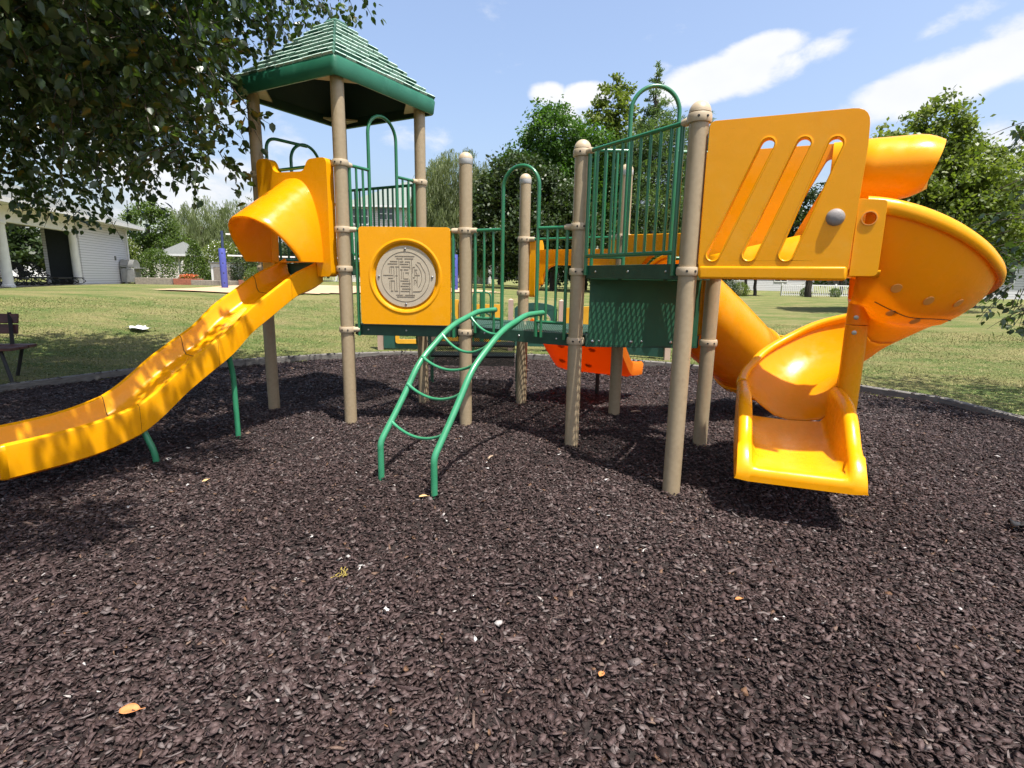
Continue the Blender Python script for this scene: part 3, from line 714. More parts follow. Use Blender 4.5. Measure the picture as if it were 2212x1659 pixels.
def arch_gate(a, b, z0, zr, ztop, t0, t1, bars0, bars1, label, mtl='green', zb=None, r=.0165):
    g = []
    zb = z0 + .10 if zb is None else zb
    hoop = MB(); A_, B_ = on(a, b, t0, z0 - .04), on(a, b, t1, z0 - .04)
    w = (B_ - A_).length; rad = w / 2; mid = (A_ + B_) / 2; e = (B_ - A_).normalized()
    pts = [A_, V(A_.x, A_.y, zr), V(A_.x, A_.y, ztop - rad)] + [mid + e * (-rad * math.cos(t)) + V(0, 0, ztop - rad - mid.z + rad * math.sin(t)) for t in [math.pi * i / 20 for i in range(1, 20)]] + [V(B_.x, B_.y, ztop - rad), V(B_.x, B_.y, zr), B_]
    hoop.tube(pts, .0175, 14)
    o = part(hoop, 'arch_gate', M[mtl], label=label, ang=60)
    s0, s1 = .115 / 1.22, 1 - .115 / 1.22
    for (ta, tb, nb_) in ((s0, t0, bars0), (t1, s1, bars1)):
        if nb_ is None: continue
        rb = MB()
        rb.tube([on(a, b, ta - .02 if ta == s0 else ta, zr), on(a, b, tb + (.02 if tb == s1 else 0), zr)], r, 12)
        rb.build('top_rail', M[mtl], parent=o)
        rb = MB(); rb.tube([on(a, b, ta, zb), on(a, b, tb, zb)], r * .95, 12); rb.build('bottom_rail', M[mtl], parent=o)
        for i in range(nb_):
            t = ta + (tb - ta) * ((i + 1) / (nb_ + 1)); bb = MB(); bb.tube([on(a, b, t, zb), on(a, b, t, zr)], .0125, 10); bb.build('baluster', M[mtl], parent=o)
        te = ta if ta == s0 else tb
        bb = MB(); bb.tube([on(a, b, te, z0 - .05), on(a, b, te, zr)], .016, 10); bb.build('end_bar', M[mtl], parent=o)
    return o
arch_gate('C', 'F', ZD + .05, ZR1, 2.515, .353, .664, 2, 2, 'round-topped green gate hoop above the arched ladder, with short railings on both sides')
arch_gate('A', 'E', ZH + .05, ZR2, 3.15, .318, .664, 2, 2, 'round-topped green gate hoop on the right side of the roofed tower')
arch_gate('F', 'H', ZH + .05, ZR2, 3.10, .325, .662, 2, 2, 'round-topped green gate hoop behind the tall railing on the right', zb=ZH + .13)
arch_gate('L', 'B', ZH, ZR2 - .2, 3.0, .36, .70, 2, 2, 'dark green gate hoop on the left side of the roofed tower')

def rail_panel(a, b, z0, zr, nbars, label, t0=.095, t1=.905, off=0.0, mtl='green'):
    d = unit(a, b); nn = V(d.y, -d.x, 0) * off
    def P(t, z): return on(a, b, t, z) + nn
    mb = MB(); mb.tube([P(t0 - .03, zr), P(t1 + .03, zr)], .017, 12)
    o = part(mb, 'guardrail', M[mtl], label=label)
    mb = MB(); mb.tube([P(t0, z0 + .10), P(t1, z0 + .10)], .016, 12); mb.build('bottom_rail', M[mtl], parent=o)
    for t in (t0, t1):
        mb = MB(); mb.tube([P(t, z0 - .06), P(t, zr)], .017, 12); mb.build('end_bar', M[mtl], parent=o)
    for i in range(nbars):
        t = t0 + (t1 - t0) * (i + 1) / (nbars + 1); mb = MB(); mb.tube([P(t, z0 + .10), P(t, zr)], .0125, 10); mb.build('baluster', M[mtl], parent=o)
    return o
rail_panel('F', 'G', ZH + .03, ZCAP, 9, 'tall green railing between two posts in front of the spiral slide deck', t0=.085, t1=.888)
rail_panel('B', 'E', ZH, ZR2 - .02, 12, 'dark green railing at the back of the roofed tower')
# yellow cap pieces hold this bar above the slide panel
# maze panel ------------------------------------------------
eAC = unit('A', 'C'); nAC = V(eAC.y, -eAC.x, 0)
if nAC.y > 0: nAC = -nAC
s0, s1 = .215, 1.30 - .0
SA = (PT['C'] - PT['A']).length
x0, x1 = .172, 1.082; z0, z1 = 1.035, 1.99
cx, cz = (x0 + x1) / 2 + .004, 1.512
mb = MB(); O = PT['A'] + nAC * .02
mb.panel(O, eAC, nAC, fillet2([(x0, z0), (x1, z0), (x1, z1), (x0, z1)], .035, 5), [circ2(cx, cz, .335, 48)], .06)
mp_ = part(mb, 'maze_panel', M['yellow'], label='square yellow play panel with a round tan maze in the middle', bevel=.018, seg=3, ang=40)
mb = MB()                                       # dished ring around the opening
prof = [(.375, .028), (.362, .036), (.347, .036), (.335, .026), (.325, .008), (.315, -.006), (.300, -.012)]
mb.lathe(prof, O + eAC * cx + V(0, 0, cz), 64, axis=nAC, cap=False)
mb.build('raised_ring', M['yellow'], parent=mp_, ang=60)
mb = MB(); DC = O + eAC * cx + V(0, 0, cz) + nAC * .008
mb.lathe([(.302, -.008), (.302, .004), (.298, .008), (.0005, .008)], DC, 64, axis=nAC)
mz = mb.build('maze_disc', M['maze'], parent=mp_, ang=30)
# grooves: dark recessed strokes, built as thin channels
gr = MB()
def stroke(x0_, z0_, x1_, z1_, w=.008, hi=True):
    w *= .8
    a = DC + eAC * x0_ + V(0, 0, z0_) + nAC * .0085; b = DC + eAC * x1_ + V(0, 0, z1_) + nAC * .0085
    gr.bar(a, b, .004, w, up=nAC.cross((b - a).normalized()) if False else (0, 0, 1)) if abs(x1_ - x0_) > abs(z1_ - z0_) else gr.bar(a, b, .004, w, up=eAC)
def pix(u, v): return ((u - 1565) / 745 * .88, -(v - 1185) / 745 * .88)   # sketch units of the maze read from the photo
H_ = [(1478, 1015, 1645), (1490, 1035, 1540), (1560, 1035, 1635), (1437, 1058, 1498), (1520, 1060, 1550), (1563, 1060, 1605), (1415, 1078, 1498), (1520, 1080, 1592), (1437, 1102, 1470), (1480, 1102, 1512), (1533, 1102, 1605), (1627, 1104, 1648), (1522, 1125, 1542), (1552, 1125, 1592), (1645, 1126, 1668), (1375, 1173, 1458), (1480, 1175, 1498), (1628, 1190, 1645), (1648, 1170, 1688), (1417, 1197, 1458), (1640, 1212, 1656), (1437, 1218, 1470), (1522, 1218, 1592), (1535, 1240, 1608), (1522, 1262, 1592), (1535, 1284, 1608), (1437, 1304, 1458), (1470, 1304, 1500), (1522, 1304, 1598), (1628, 1307, 1685), (1483, 1337, 1540), (1560, 1337, 1645), (1490, 1352, 1640), (1565, 1150, 1590), (1548, 1200, 1590)]
for a, v, b in H_:
    (xa, za), (xb, zb) = pix(a, v), pix(b, v); stroke(xa, za, xb, zb, .0085)
V_ = [(1430, 1102, 1152), (1445, 1110, 1156), (1468, 1104, 1190), (1490, 1104, 1185), (1512, 1048, 1330), (1620, 1040, 1345), (1605, 1062, 1120), (1533, 1130, 1200), (1548, 1145, 1195), (1592, 1145, 1165), (1430, 1218, 1290), (1445, 1222, 1300), (1470, 1218, 1300), (1490, 1190, 1300), (1628, 1110, 1150), (1645, 1120, 1180), (1665, 1200, 1260), (1540, 1015, 1050), (1600, 1205, 1330), (1640, 1220, 1250)]
for u, a, b in V_:
    (xa, za), (xb, zb) = pix(u, a), pix(u, b); stroke(xa, za, xb, zb, .0055)
for rad, a0, a1 in ((.245, -155, 205), (.165, -38, 50), (.12, -30, 30)):
    pts = [DC + nAC * .0085 + eAC * (rad * math.cos(R(a))) + V(0, 0, rad * math.sin(R(a))) for a in np.linspace(a0, a1, 48)]
    gr.tube(pts, .0028, 5, cap=False)
gr.tube([DC + nAC * .0085 + eAC * x + V(0, 0, z) for x, z in ((pix(1668, 1062)), (pix(1690, 1068)), (pix(1735, 1150)), (pix(1738, 1215)), (pix(1700, 1300)), (pix(1632, 1307)))], .003, 5)
M['groove'] = mat('maze_groove', (.235, .19, .14), (.20, .165, .12), rough=.8)
gr.build('maze_groove', M['groove'], parent=mp_, smooth=False)
for x, z in ((0, .27), (0, -.27), (.27, 0), (-.27, 0)):
    b2 = MB(); b2.lathe([(.0125, 0), (.011, .006), (.005, .010), (.0005, .011)], DC + eAC * x + V(0, 0, z) + nAC * .008, 12, axis=nAC); b2.build('bolt', M['steel'], parent=mp_)
for x in (.13, 1.105):
    b2 = MB(); zt = 2.0 if True else 0
    b2.tube([PT['A'] + eAC * x + V(0, 0, ZD - .06), PT['A'] + eAC * x + V(0, 0, ZR1)], .0165, 12); b2.build('side_bar', M['green'], parent=mp_)
b2 = MB(); b2.tube([PT['A'] + eAC * .12 + V(0, 0, ZR1), PT['A'] + eAC * (SA - .12) + V(0, 0, ZR1)], .0165, 12); b2.build('top_bar', M['green'], parent=mp_)

# riser sheet between low and high deck ---------------------
eFH = unit('F', 'H'); nFH = V(eFH.y, -eFH.x, 0)
if nFH.y > 0: nFH = -nFH
mb = MB(); LFH = (PT['H'] - PT['F']).length
mb.panel(PT['F'] - nFH * .02, eFH, nFH, [(.115, .93), (LFH - .10, .93), (LFH - .10, 1.56), (.115, 1.56)], (), .010)
ri = part(mb, 'riser_panel', M['riser'], label='green sheet, shade put into its colour, closing the step between low and high deck, dappled by the perforated deck above')
for t in (.13, .42, .72):
    b2 = MB(); b2.lathe([(.015, 0), (.013, .008), (.0005, .013)], PT['F'] + eFH * (t * LFH) + V(0, 0, .965) - nFH * .015, 12, axis=nFH); b2.build('bolt', M['steel'], parent=ri)

# roof -------------------------------------------------------
e1 = unit('A', 'L'); e2 = unit('A', 'E'); RC = (PT['L'] + PT['E']) / 2
def rp(a, b, z, hw): return RC + e1 * (a * hw) + e2 * (b * hw) + V(0, 0, z)
HW = .735; ZB, ZT = 3.335, 3.50
SG = [(-1, -1), (1, -1), (1, 1), (-1, 1)]
def ring(hw, z, rc=.05, n=4):
    out = fillet2([(a * hw, b * hw) for a, b in SG], rc, n)
    return [RC + e1 * a + e2 * b + V(0, 0, z) for a, b in out]
mb = MB()
rows = [ring(HW - .035, ZB + .10, .04), ring(HW - .035, ZB, .04), ring(HW - .01, ZB - .004, .05), ring(HW, ZB + .012, .055), ring(HW + .012, ZT - .03, .055), ring(HW, ZT, .05), ring(HW - .05, ZT + .01, .04)]
mb.grid(rows, cv=True)
n_ = len(rows[0])
rf = part(mb, 'roof', M['roof'], label='green pyramid roof with moulded shingles, chalky on its edges', ang=40)
mb = MB(); APX = 4.13
rows = [ring(HW - .040, ZB + .006, .04), ring(HW - .042, ZB + .10, .04), ring(HW - .06, ZB + .115, .04), ring(.12, APX - .12, .01), ring(.02, APX - .10, .004)]  # dark liner also covers the fascia's inner face to paint in its shade
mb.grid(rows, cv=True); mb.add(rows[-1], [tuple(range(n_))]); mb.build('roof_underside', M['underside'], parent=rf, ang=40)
# shingle courses: each tile its own slab, overlapping the course below
mb = MB(); NC = 9
for c in range(NC):
    t0c, t1c = c / NC, (c + 1.22) / NC
    def lev(t): return (HW - .01) * (1 - t) + .080 * t, ZT - .005 + (APX - ZT) * t
    h0, za = lev(t0c); h1, zb_ = lev(min(t1c, 1.0))
    for s in range(4):
        a0, b0 = SG[s]; a1, b1 = SG[(s + 1) % 4]
        outn = (e1 * ((a0 + a1) / 2) + e2 * ((b0 + b1) / 2)).normalized(); sl = (outn * (APX - ZT) + V(0, 0, HW)).normalized()
        nt = max(2, int(round(h0 * 2 / .135))); offs = .5 if c % 2 else 0
        cuts = [0] + [(k + offs) / nt for k in range(1 if not offs else 0, nt) if 0.02 < (k + offs) / nt < .98] + [1]
        for k in range(len(cuts) - 1):
            u0, u1 = cuts[k], cuts[k + 1]; g = .004 / (h0 * 2); jz = random.uniform(-.003, .004)
            ua, ub = (u0 + g if k else u0), (u1 - g if k < len(cuts) - 2 else u1)
            def pt(u, hw, z): return RC + e1 * (hw * (a0 + (a1 - a0) * u)) + e2 * (hw * (b0 + (b1 - b0) * u)) + V(0, 0, z)
            thk = .032 + jz
            L0, L1, U0, U1 = pt(ua, h0, za), pt(ub, h0, za), pt(ua, h1, zb_), pt(ub, h1, zb_)
            vs = [L0, L1, U1, U0, L0 + sl * thk, L1 + sl * thk, U1 + sl * .004, U0 + sl * .004]
            k0 = L0 + sl * (thk + .0006); k1 = L1 + sl * (thk + .0006); w_ = (U0 - L0) * .13; w2 = (U1 - L1) * .13
            mb.add(vs, [(4, 5, 6, 7), (0, 4, 7, 3), (1, 2, 6, 5)], 0); mb.add([vs[0], vs[1], vs[5], vs[4]], [(0, 1, 2, 3)], 1 if random.random() < .7 else 0)
            mb.add([k0, k1, k1 + w2, k0 + w_], [(0, 1, 2, 3)], 1)
mb.build('shingles', [M['tile'], M['chalk']], parent=rf, smooth=False)
mb = MB(); rr_ = [ring(.086, APX - .03, .012), ring(.090, APX + .012, .014), ring(.07, APX + .035, .012), ring(.01, APX + .045, .002)]
mb.grid(rr_, cv=True); mb.add(rr_[-1], [tuple(range(n_))]); mb.build('roof_peak', M['tile'], parent=rf, ang=40)
for k in 'ALBE':                                # corner gussets
    d = (RC - PT[k]).normalized(); q = V(-d.y, d.x, 0); p = PT[k]
    mb = MB(); z = ZB + .03
    mb.add([p - d * .06 + q * .03 + V(0, 0, z), p + d * .16 + q * .2 + V(0, 0, z), p + d * .16 - q * .2 + V(0, 0, z), p - d * .06 - q * .03 + V(0, 0, z)] + [p - d * .06 + q * .03 + V(0, 0, z + .02), p + d * .16 + q * .2 + V(0, 0, z + .02), p + d * .16 - q * .2 + V(0, 0, z + .02), p - d * .06 - q * .03 + V(0, 0, z + .02)],
           [(0, 3, 2, 1), (4, 5, 6, 7), (0, 1, 5, 4), (1, 2, 6, 5), (2, 3, 7, 6), (3, 0, 4, 7)])
    mb.build('corner_bracket', M['tancap'], parent=rf, smooth=False)

# straight wave slide on the left ----------------------------
nS = V(-.483, -.875, 0).normalized(); MS = (PT['A'] + PT['L']) / 2; eS = V(-nS.y, nS.x, 0)      # eS to the camera-right side?
if eS.dot(PT['A'] - PT['L']) < 0: eS = -eS
RIM = [(-.02, 1.70), (.12, 1.62), (.33, 1.535), (.45, 1.465), (.66, 1.335), (.86, 1.21), (1.06, 1.04), (1.28, .905), (1.5, .765), (1.69, .62), (1.85, .52), (1.95, .485), (2.14, .44), (2.35, .415), (2.55, .405), (2.72, .40)]
HGT = [(0, .26), (.3, .24), (1.2, .25), (2.2, .255), (2.72, .25)]
def slide_pt(s, x, z): p = MS + nS * s + eS * x; return V(p.x, p.y, z)
def chute_sec(s, hw=.30):
    zr = smooth_tab(RIM, s); h = lerp_tab(HGT, s); zb = zr - h; bed = zb + .07
    t = .035
    pr_ = [(hw, zb + .02), (hw + .006, zr - .045), (hw + .002, zr - .014), (hw - .022, zr), (hw - .048, zr - .012), (hw - .058, zr - .045), (hw - .075, bed + .045), (hw - .105, bed + .008), (.10, bed), (0, bed - .004)]
    full = pr_ + [(-x, z) for x, z in pr_[-2::-1]]
    full += [(-(hw - .03), zb), (hw - .03, zb)]
    return [slide_pt(s, x, z) for x, z in full]
ws = empty('wave_slide', (0, 0, 0)); ws.parent = PS; ws.matrix_parent_inverse = INV; ws['label'] = 'long straight yellow slide with side walls running down to the left'
cuts = [0.0, .40, 1.20, 1.88, 2.70]
for i, (a, b) in enumerate(zip(cuts, cuts[1:])):
    ss = np.linspace(a + .002, b - .002, max(4, int((b - a) / .06)))
    G_ = [chute_sec(float(s)) for s in ss]
    mb = MB(); mb.grid(G_, cv=True); k = len(G_[0])
    mb.add(G_[0], [tuple(range(k))]); mb.add(G_[-1], [tuple(range(k - 1, -1, -1))])
    mb.build('chute_section', M['yellow'], parent=ws, ang=45)
for s in cuts[1:-1]:
    mb = MB(); g0, g1 = chute_sec(s - .003), chute_sec(s + .003)
    for g in (g0, g1):
        c0 = sum(g, Vector()) / len(g)
        for j in range(len(g)): g[j] = g[j] - (g[j] - c0).normalized() * .0035
    mb.grid([g0, g1], cv=True); mb.build('joint', M['seam'], parent=ws)
# rounded end lip
def lip_sec(s, k):
    g = chute_sec(2.698); c0 = sum(g, Vector()) / len(g); out = []
    for p in g:
        q = p + nS * s; q.z = c0.z - .02 + (p.z - c0.z + .02) * k; q = q + eS * ((c0 - p).dot(eS) * (1 - k) * .5); out.append(q)
    return out
mb = MB(); gs = [lip_sec(s, k) for s, k in ((0, 1), (.02, .985), (.035, .95), (.042, .90))]
mb.grid(gs, cv=True); mb.build('end_lip', M['yellow'], parent=ws, ang=70)
def leg(px_, py, top, r=.024):
    mb = MB(); mb.tube(fillet([V(px_, py, -.2), V(px_ + .0, py, top.z - .22), top], .08), r, 14); return mb.build('support_leg', M['greenladder'], parent=ws)
leg(-2.585, 4.92, slide_pt(1.06, .22, .80)); leg(-2.865, 4.157, slide_pt(1.84, .22, .30))
# hood panel and half-tunnel hood
hp = empty('slide_hood', (0, 0, 0)); hp.parent = PS; hp.matrix_parent_inverse = INV; hp['label'] = 'yellow entrance hood at the top of the straight slide, under the roof'
eP = unit('A', 'L'); LP = (PT['L'] - PT['A']).length
outl = [(.10, 1.50), (.30, 1.50), (.30, 1.64), (.95, 1.64), (.95, 1.50), (1.14, 1.50), (1.14, 2.70), (.93, 2.70), (.87, 2.55), (.42, 2.53), (.37, 2.64), (.10, 2.64)]
outl = fillet2(outl, [.05, .03, .02, .02, .03, .05, .07, .08, .08, .08, .10, .07], 5)
arc = [(.61 - .40 + .0, 1.66)] + [(.61 - .37 * math.cos(t), 1.93 + .42 * math.sin(t)) for t in [math.pi * i / 20 for i in range(0, 21)]] + [(1.01, 1.66)]
def sgp(v, p): return math.copysign(abs(v) ** p, v)
arc = [(.615 - .37 * sgp(math.cos(t), .8), 1.65 + .78 * math.sin(t) ** .85) for t in [math.pi * i / 28 for i in range(29)]]
mb = MB(); mb.panel(PT['A'] + nS * .04, eP, nS, outl, [arc], .09)
mb.build('hood_panel', M['yellow'], parent=hp, bevel=.02, seg=3, ang=40)
# hood shell: lofted from the arc in the panel out to a larger, slanting mouth
def hood_ring(k, inset=0.0):
    out = []
    for i in range(41):
        a = math.pi * i / 40; ca, sa = math.cos(a), max(math.sin(a), 0)
        w = .41 + .01 * k - inset
        out.append(MS + nS * (.05 + k * (.31 + .32 * sa)) + eS * (w * sgp(ca, .80)) + V(0, 0, 1.64 + (.86 - .44 * k - inset) * sa ** .92))
    return out
mb = MB(); ks = [0, .12, .25, .4, .55, .7, .82, .92, 1.0]
outer = [hood_ring(k) for k in ks]
inner = [hood_ring(k, .032) for k in reversed(ks)]
lipm = [p + (q - p) * .5 + nS * .016 for p, q in zip(outer[-1], inner[0])]
mb.grid(outer + [lipm] + inner)
for e_ in (0, -1):
    mb.grid([[r[e_] for r in outer], [hood_ring(k, .032)[e_] for k in ks]])
mb.build('hood', M['chute'], parent=hp, ang=80)
mb = MB(); zb_ = 2.60; P0 = PT['A'] + V(0, 0, zb_ - .01); P1 = PT['L'] + V(0, 0, zb_ - .01)
mb.tube([P0.lerp(P1, .06), P0.lerp(P1, .94)], .017, 12); mb.build('crossbar', M['green'], parent=hp)
# bent climber handrail at the left of the tower
dLB = unit('L', 'B'); nLB = V(-dLB.y, dLB.x, 0)
if nLB.x > 0: nLB = -nLB
mb = MB(); q0 = on('L', 'B', .10, 0) ; q1 = on('L', 'B', .55, 0)
mb.tube(fillet([V(q0.x, q0.y, 1.6), V(q0.x, q0.y, 2.98), V(q1.x, q1.y, 2.99)], .14, 8), .0175, 12)
part(mb, 'climber_handrail', M['green'], label='bent dark green handrail left of the tower hoop')

# arched ladder ----------------------------------------------
lad = empty('arch_ladder', (0, 0, 0)); lad.parent = PS; lad.matrix_parent_inverse = INV; lad['label'] = 'light green bent-pipe ladder with sagging rungs leading up to the middle deck'
eCF = unit('C', 'F'); nCF = V(eCF.y, -eCF.x, 0)
if nCF.y > 0: nCF = -nCF
prof = [(0, -.2), (0, .25), (.04, .32), (.22, .53), (.42, .79), (.60, .95), (.75, 1.04), (.93, 1.12), (1.27, 1.205), (1.57, 1.21)]
feet = [Vector((-.538, 3.606, 0)), Vector((-.996, 3.951, 0))]
def ladp(i, s, z): p = feet[i] - nCF * s; return V(p.x, p.y, z)
for i in (0, 1):
    k = 1.57 if i == 0 else 1.60
    pts = [ladp(i, s * k / 1.57, z) for s, z in [(0, -.2), (0, .27), (.25, .56), (.46, .84), (.86, 1.095), (1.27, 1.205), (1.57, 1.21)]]
    mb = MB(); mb.tube(fillet(pts, [0, .05, .2, .13, .16, .08, 0], 6), .0245, 16); rl_ = mb.build('side_rail', M['greenladder'], parent=lad)
    e_ = ladp(i, k, 1.21); mb = MB(); mb.tube([e_ + nCF * .03 - V(0, 0, .01), e_ + nCF * .03 - V(0, 0, .22)], .013, 10); mb.build('bracket', M['green'], parent=lad)
for s, z in ((.12, .41), (.32, .67), (.50, .87), (.76, 1.035), (1.17, 1.17)):
    a, b = ladp(1, s, z), ladp(0, s, z); sag = .075 if s < 1 else .085
    pts = []; rr2 = []
    for j in range(17):
        t = j / 16; p = a.lerp(b, t); q = (2 * t - 1); p.z -= sag * (1 - q * q) * (1.0 if s < .6 else 1.7); pts.append(p); rr2.append(.0115 + .007 * max(0, abs(q) - .82) / .18)
    mb = MB(); mb.tube(pts, rr2, 12); mb.build('rung', M['greenladder'], parent=lad)

# perforated steps at the back --------------------------------
st = empty('transfer_steps', (0, 0, 0)); st.parent = PS; st.matrix_parent_inverse = INV; st['label'] = 'dark perforated steps leading down behind the low deck'
XA_, XB_ = -1.15, .03
for i, (y, z) in enumerate(((6.95, .82), (7.32, .64), (7.70, .44))):
    mb = MB(); mb.add([(XA_, y - .18, z), (XB_, y - .18, z), (XB_, y + .18, z), (XA_, y + .18, z)], [(0, 1, 2, 3)]); o = mb.build('tread', M['steps'], parent=st, smooth=False); planar_uv(o)
    mb = MB(); yy = y + .18; mb.add([(XA_, yy, z - .20), (XB_, yy, z - .20), (XB_, yy, z), (XA_, yy, z)], [(0, 1, 2, 3)]); o = mb.build('riser', M['steps'], parent=st, smooth=False); planar_uv(o, (1, 0, 0), (0, 0, 1))
    mb = MB(); mb.tube([V(XA_, y - .18, z - .012), V(XB_, y - .18, z - .012)], .016, 8); mb.tube([V(XA_, y + .18, z - .012), V(XB_, y + .18, z - .012)], .016, 8); mb.build('tread_frame', M['black'], parent=st)
for x in (XA_ - .04, XB_ + .04):
    mb = MB(); mb.panel(V(x, 0, 0), (0, 1, 0), (1, 0, 0), fillet2([(6.7, .86), (7.1, .86), (7.15, .66), (7.55, .66), (7.6, .46), (8.1, .46), (8.1, .32), (7.6, .28), (6.7, .70)], .03), (), .03); mb.build('stringer', M['riser'], parent=st, bevel=.005)
    for y in (7.0, 7.9):
        mb = MB(); mb.tube([V(x, y, -.1), V(x, y, .45)], .024, 10); mb.build('leg', M['darkgreen'], parent=st)
# ------------------------------------------------------------------ spiral slide
sp = empty('spiral_slide', (0, 0, 0)); sp.parent = PS; sp.matrix_parent_inverse = INV; sp['label'] = 'open yellow spiral slide on the right, curling down around a column to an exit facing the camera'
hG = V(.882, -.471, 0).normalized(); mG = V(.471, .882, 0).normalized()        # outwards from the deck / from G plane towards H plane
def gp(t, z, off=0.0): p = PT['G'] + hG * t + mG * off; return V(p.x, p.y, z)
# near side panel with three slanted slots
def slot(t0, z0, t1, z1, r=.040):
    d = Vector((t1 - t0, z1 - z0)).normalized(); a0 = math.atan2(d.y, d.x); out = []
    for i in range(9): a = a0 - math.pi / 2 + math.pi * i / 8; out.append((t1 + r * math.cos(a), z1 + r * math.sin(a)))
    for i in range(9): a = a0 + math.pi / 2 + math.pi * i / 8; out.append((t0 + r * math.cos(a), z0 + r * math.sin(a)))
    return out
slots = [(.16, 1.69, .43, 2.355), (.385, 1.69, .63, 2.34), (.60, 1.69, .80, 2.325)]
def side_panel(off, label, top_extra=0.0, end=.945, slots_=slots, zt=2.53):
    s0 = .075 if off < .1 else -.10
    ol = fillet2([(s0, 1.535), (end, 1.535), (end, 1.63), (end + .02, 2.3), (end + .01, zt - .02 + top_extra), (s0, zt + top_extra)], [.03, .02, .02, .03, .09, .04], 5)
    mb = MB(); mb.panel(PT['G'] + mG * off, hG, -mG, ol, [slot(*s) for s in slots_], .075)
    o = mb.build('slide_side_panel', M['yellow'], parent=sp, bevel=.022, seg=4, ang=40)
    o['label'] = label
    return o
gpn = side_panel(0.0, 'near yellow side panel with three slanted slots')
mb = MB(); mb.box(gp(.51, 1.573, -.005), (.86, .085, .085), Matrix((hG, mG, V(0, 0, 1))).transposed()); mb.build('bottom_flange', M['yellow'], parent=gpn, bevel=.015, seg=3)
# slot rims: raised beads
for s in slots:
    mb = MB(); mb.tube([gp(a, z, -.036) for a, z in slot(*s, r=.045)], .0075, 6, closed=True); mb.build('slot_rim', M['yellow'], parent=gpn)
LGH = .80
hpn = side_panel(LGH, 'far yellow side panel seen through the slots of the near one', -.020, .98, [(.50, 1.72, .80, 2.36)])
# rolled hood at the outer end of the far panel
mb = MB(); rows = []
for i in range(15):
    t = .80 + .595 * i / 14; row = []
    bulge = .10 + .10 * min(1, i / 5)
    for j in range(15):
        a = -math.pi / 2 * 1.0 + math.pi * j / 14
        zc = 2.30; off = LGH - .02 - bulge * math.cos(a) * 1.15
        e_ = 1.0 if i < 12 else (1.0, .97, .90, .80)[i - 11]
        row.append(gp(t + (.045 * math.sin(a)) * (i / 14), zc + .205 * math.sin(a) * e_, off + (1 - e_) * .1))
    # back side
    for j in range(8):
        a = math.pi / 2 - math.pi * (j + .5) / 8
        row.append(gp(t, 2.30 + .17 * math.sin(a) * e_, LGH + .06))
    rows.append(row)
mb.grid(rows, cv=True); k = len(rows[0]); mb.add(rows[-1], [tuple(range(k - 1, -1, -1))]); mb.add(rows[0], [tuple(range(k))])
mb.build('rolled_hood', M['yellow'], parent=sp, ang=50)
mb = MB(); mb.lathe([(.051, 0), (.049, .008), (.040, .020), (.022, .027), (.0005, .029)], gp(.845, 1.905, -.037), 28, axis=-mG); mb.build('round_cap', M['greycap'], parent=gpn)['label'] = 'grey round cap on the slotted panel'

SCN = V(2.53, 3.99, 0); RO_ = .745
ZBEL = [(-135, 1.42), (-118, 1.37), (-105, 1.31), (-92, 1.262), (-70, 1.25), (-45, 1.235), (-10, 1.20), (25, 1.05), (50, .89), (100, .68), (133, .56), (160, .46)]
ZRIM = [(-135, 2.03), (-120, 2.01), (-109, 1.975), (-98, 1.925), (-85, 1.855), (-70, 1.765), (-55, 1.68), (-30, 1.585), (0, 1.48), (35, 1.36), (67, 1.245), (83, 1.175), (100, 1.065), (122, .93), (133, .85), (148, .79), (160, .75)]
FLARE = [(-135, .0), (-110, .0), (-60, -.012), (40, .0), (160, 0.0)]
def spp(a, r, z):
    if a < -118:
        q = V(SCN.x + r * math.cos(R(-118)), SCN.y + r * math.sin(R(-118)), z); return q - hG * (R(-118 - a) * .75)
    return V(SCN.x + r * math.cos(R(a)), SCN.y + r * math.sin(R(a)), z)
def sp_sec(a, sh=0.0):
    zb, zr, fl = smooth_tab(ZBEL, a), smooth_tab(ZRIM, a), lerp_tab(FLARE, a)
    H_ = zr - zb
    ro = RO_ + fl
    pr_ = [(.070, zb + .30), (.075, zb + .16), (.10, zb + .07), (.16, zb + .02), (.26, zb), (.38, zb + .0), (.48, zb + .025), (.565, zb + .085), (.635, zb + .10 + H_ * .14), (.69 + fl * .4, zb + H_ * .60), (ro - .012, zb + H_ * .84), (ro - .002, zr - .02)]
    return [spp(a, r + sh, z) for r, z in pr_]
def rim_path(a0, a1, n=40): 
    return [spp(a, RO_ + lerp_tab(FLARE, a) - .010, smooth_tab(ZRIM, a) - .030) for a in np.linspace(a0, a1, n)]
for (a0, a1, lb) in ((-125, 20, 'upper chute half, its bulging outer wall facing the camera'), (20, 160, 'lower chute half, open towards the camera behind the column')):
    aa = np.linspace(a0 + .3, a1 - .3, 40)
    mb = MB(); G_ = [sp_sec(float(a)) for a in aa]; mb.grid(G_)
    o = mb.build('chute_section', M['chute'], parent=sp, ang=70, solid=.012); o['label'] = lb
    mb = MB(); RP = [(-.050, -.012), (-.030, .008), (.0, .010), (.022, -.004), (.032, -.034), (.030, -.072), (.016, -.088), (-.004, -.080), (-.034, -.050)]
    def rsec(a):
        ro, zr = RO_ + lerp_tab(FLARE, a), smooth_tab(ZRIM, a); return [spp(a, ro + dx, zr + dz) for dx, dz in RP]
    rg = [rsec(float(a)) for a in aa]; mb.grid(rg, cv=True); mb.add(rg[0], [tuple(range(9))]); mb.add(rg[-1], [tuple(range(8, -1, -1))]); mb.build('rolled_rim', M['yellow'], parent=o, ang=75)
    mb = MB(); fl = [spp(a, .575, smooth_tab(ZBEL, a) + .075) for a in np.linspace(a0, a1, 30)]
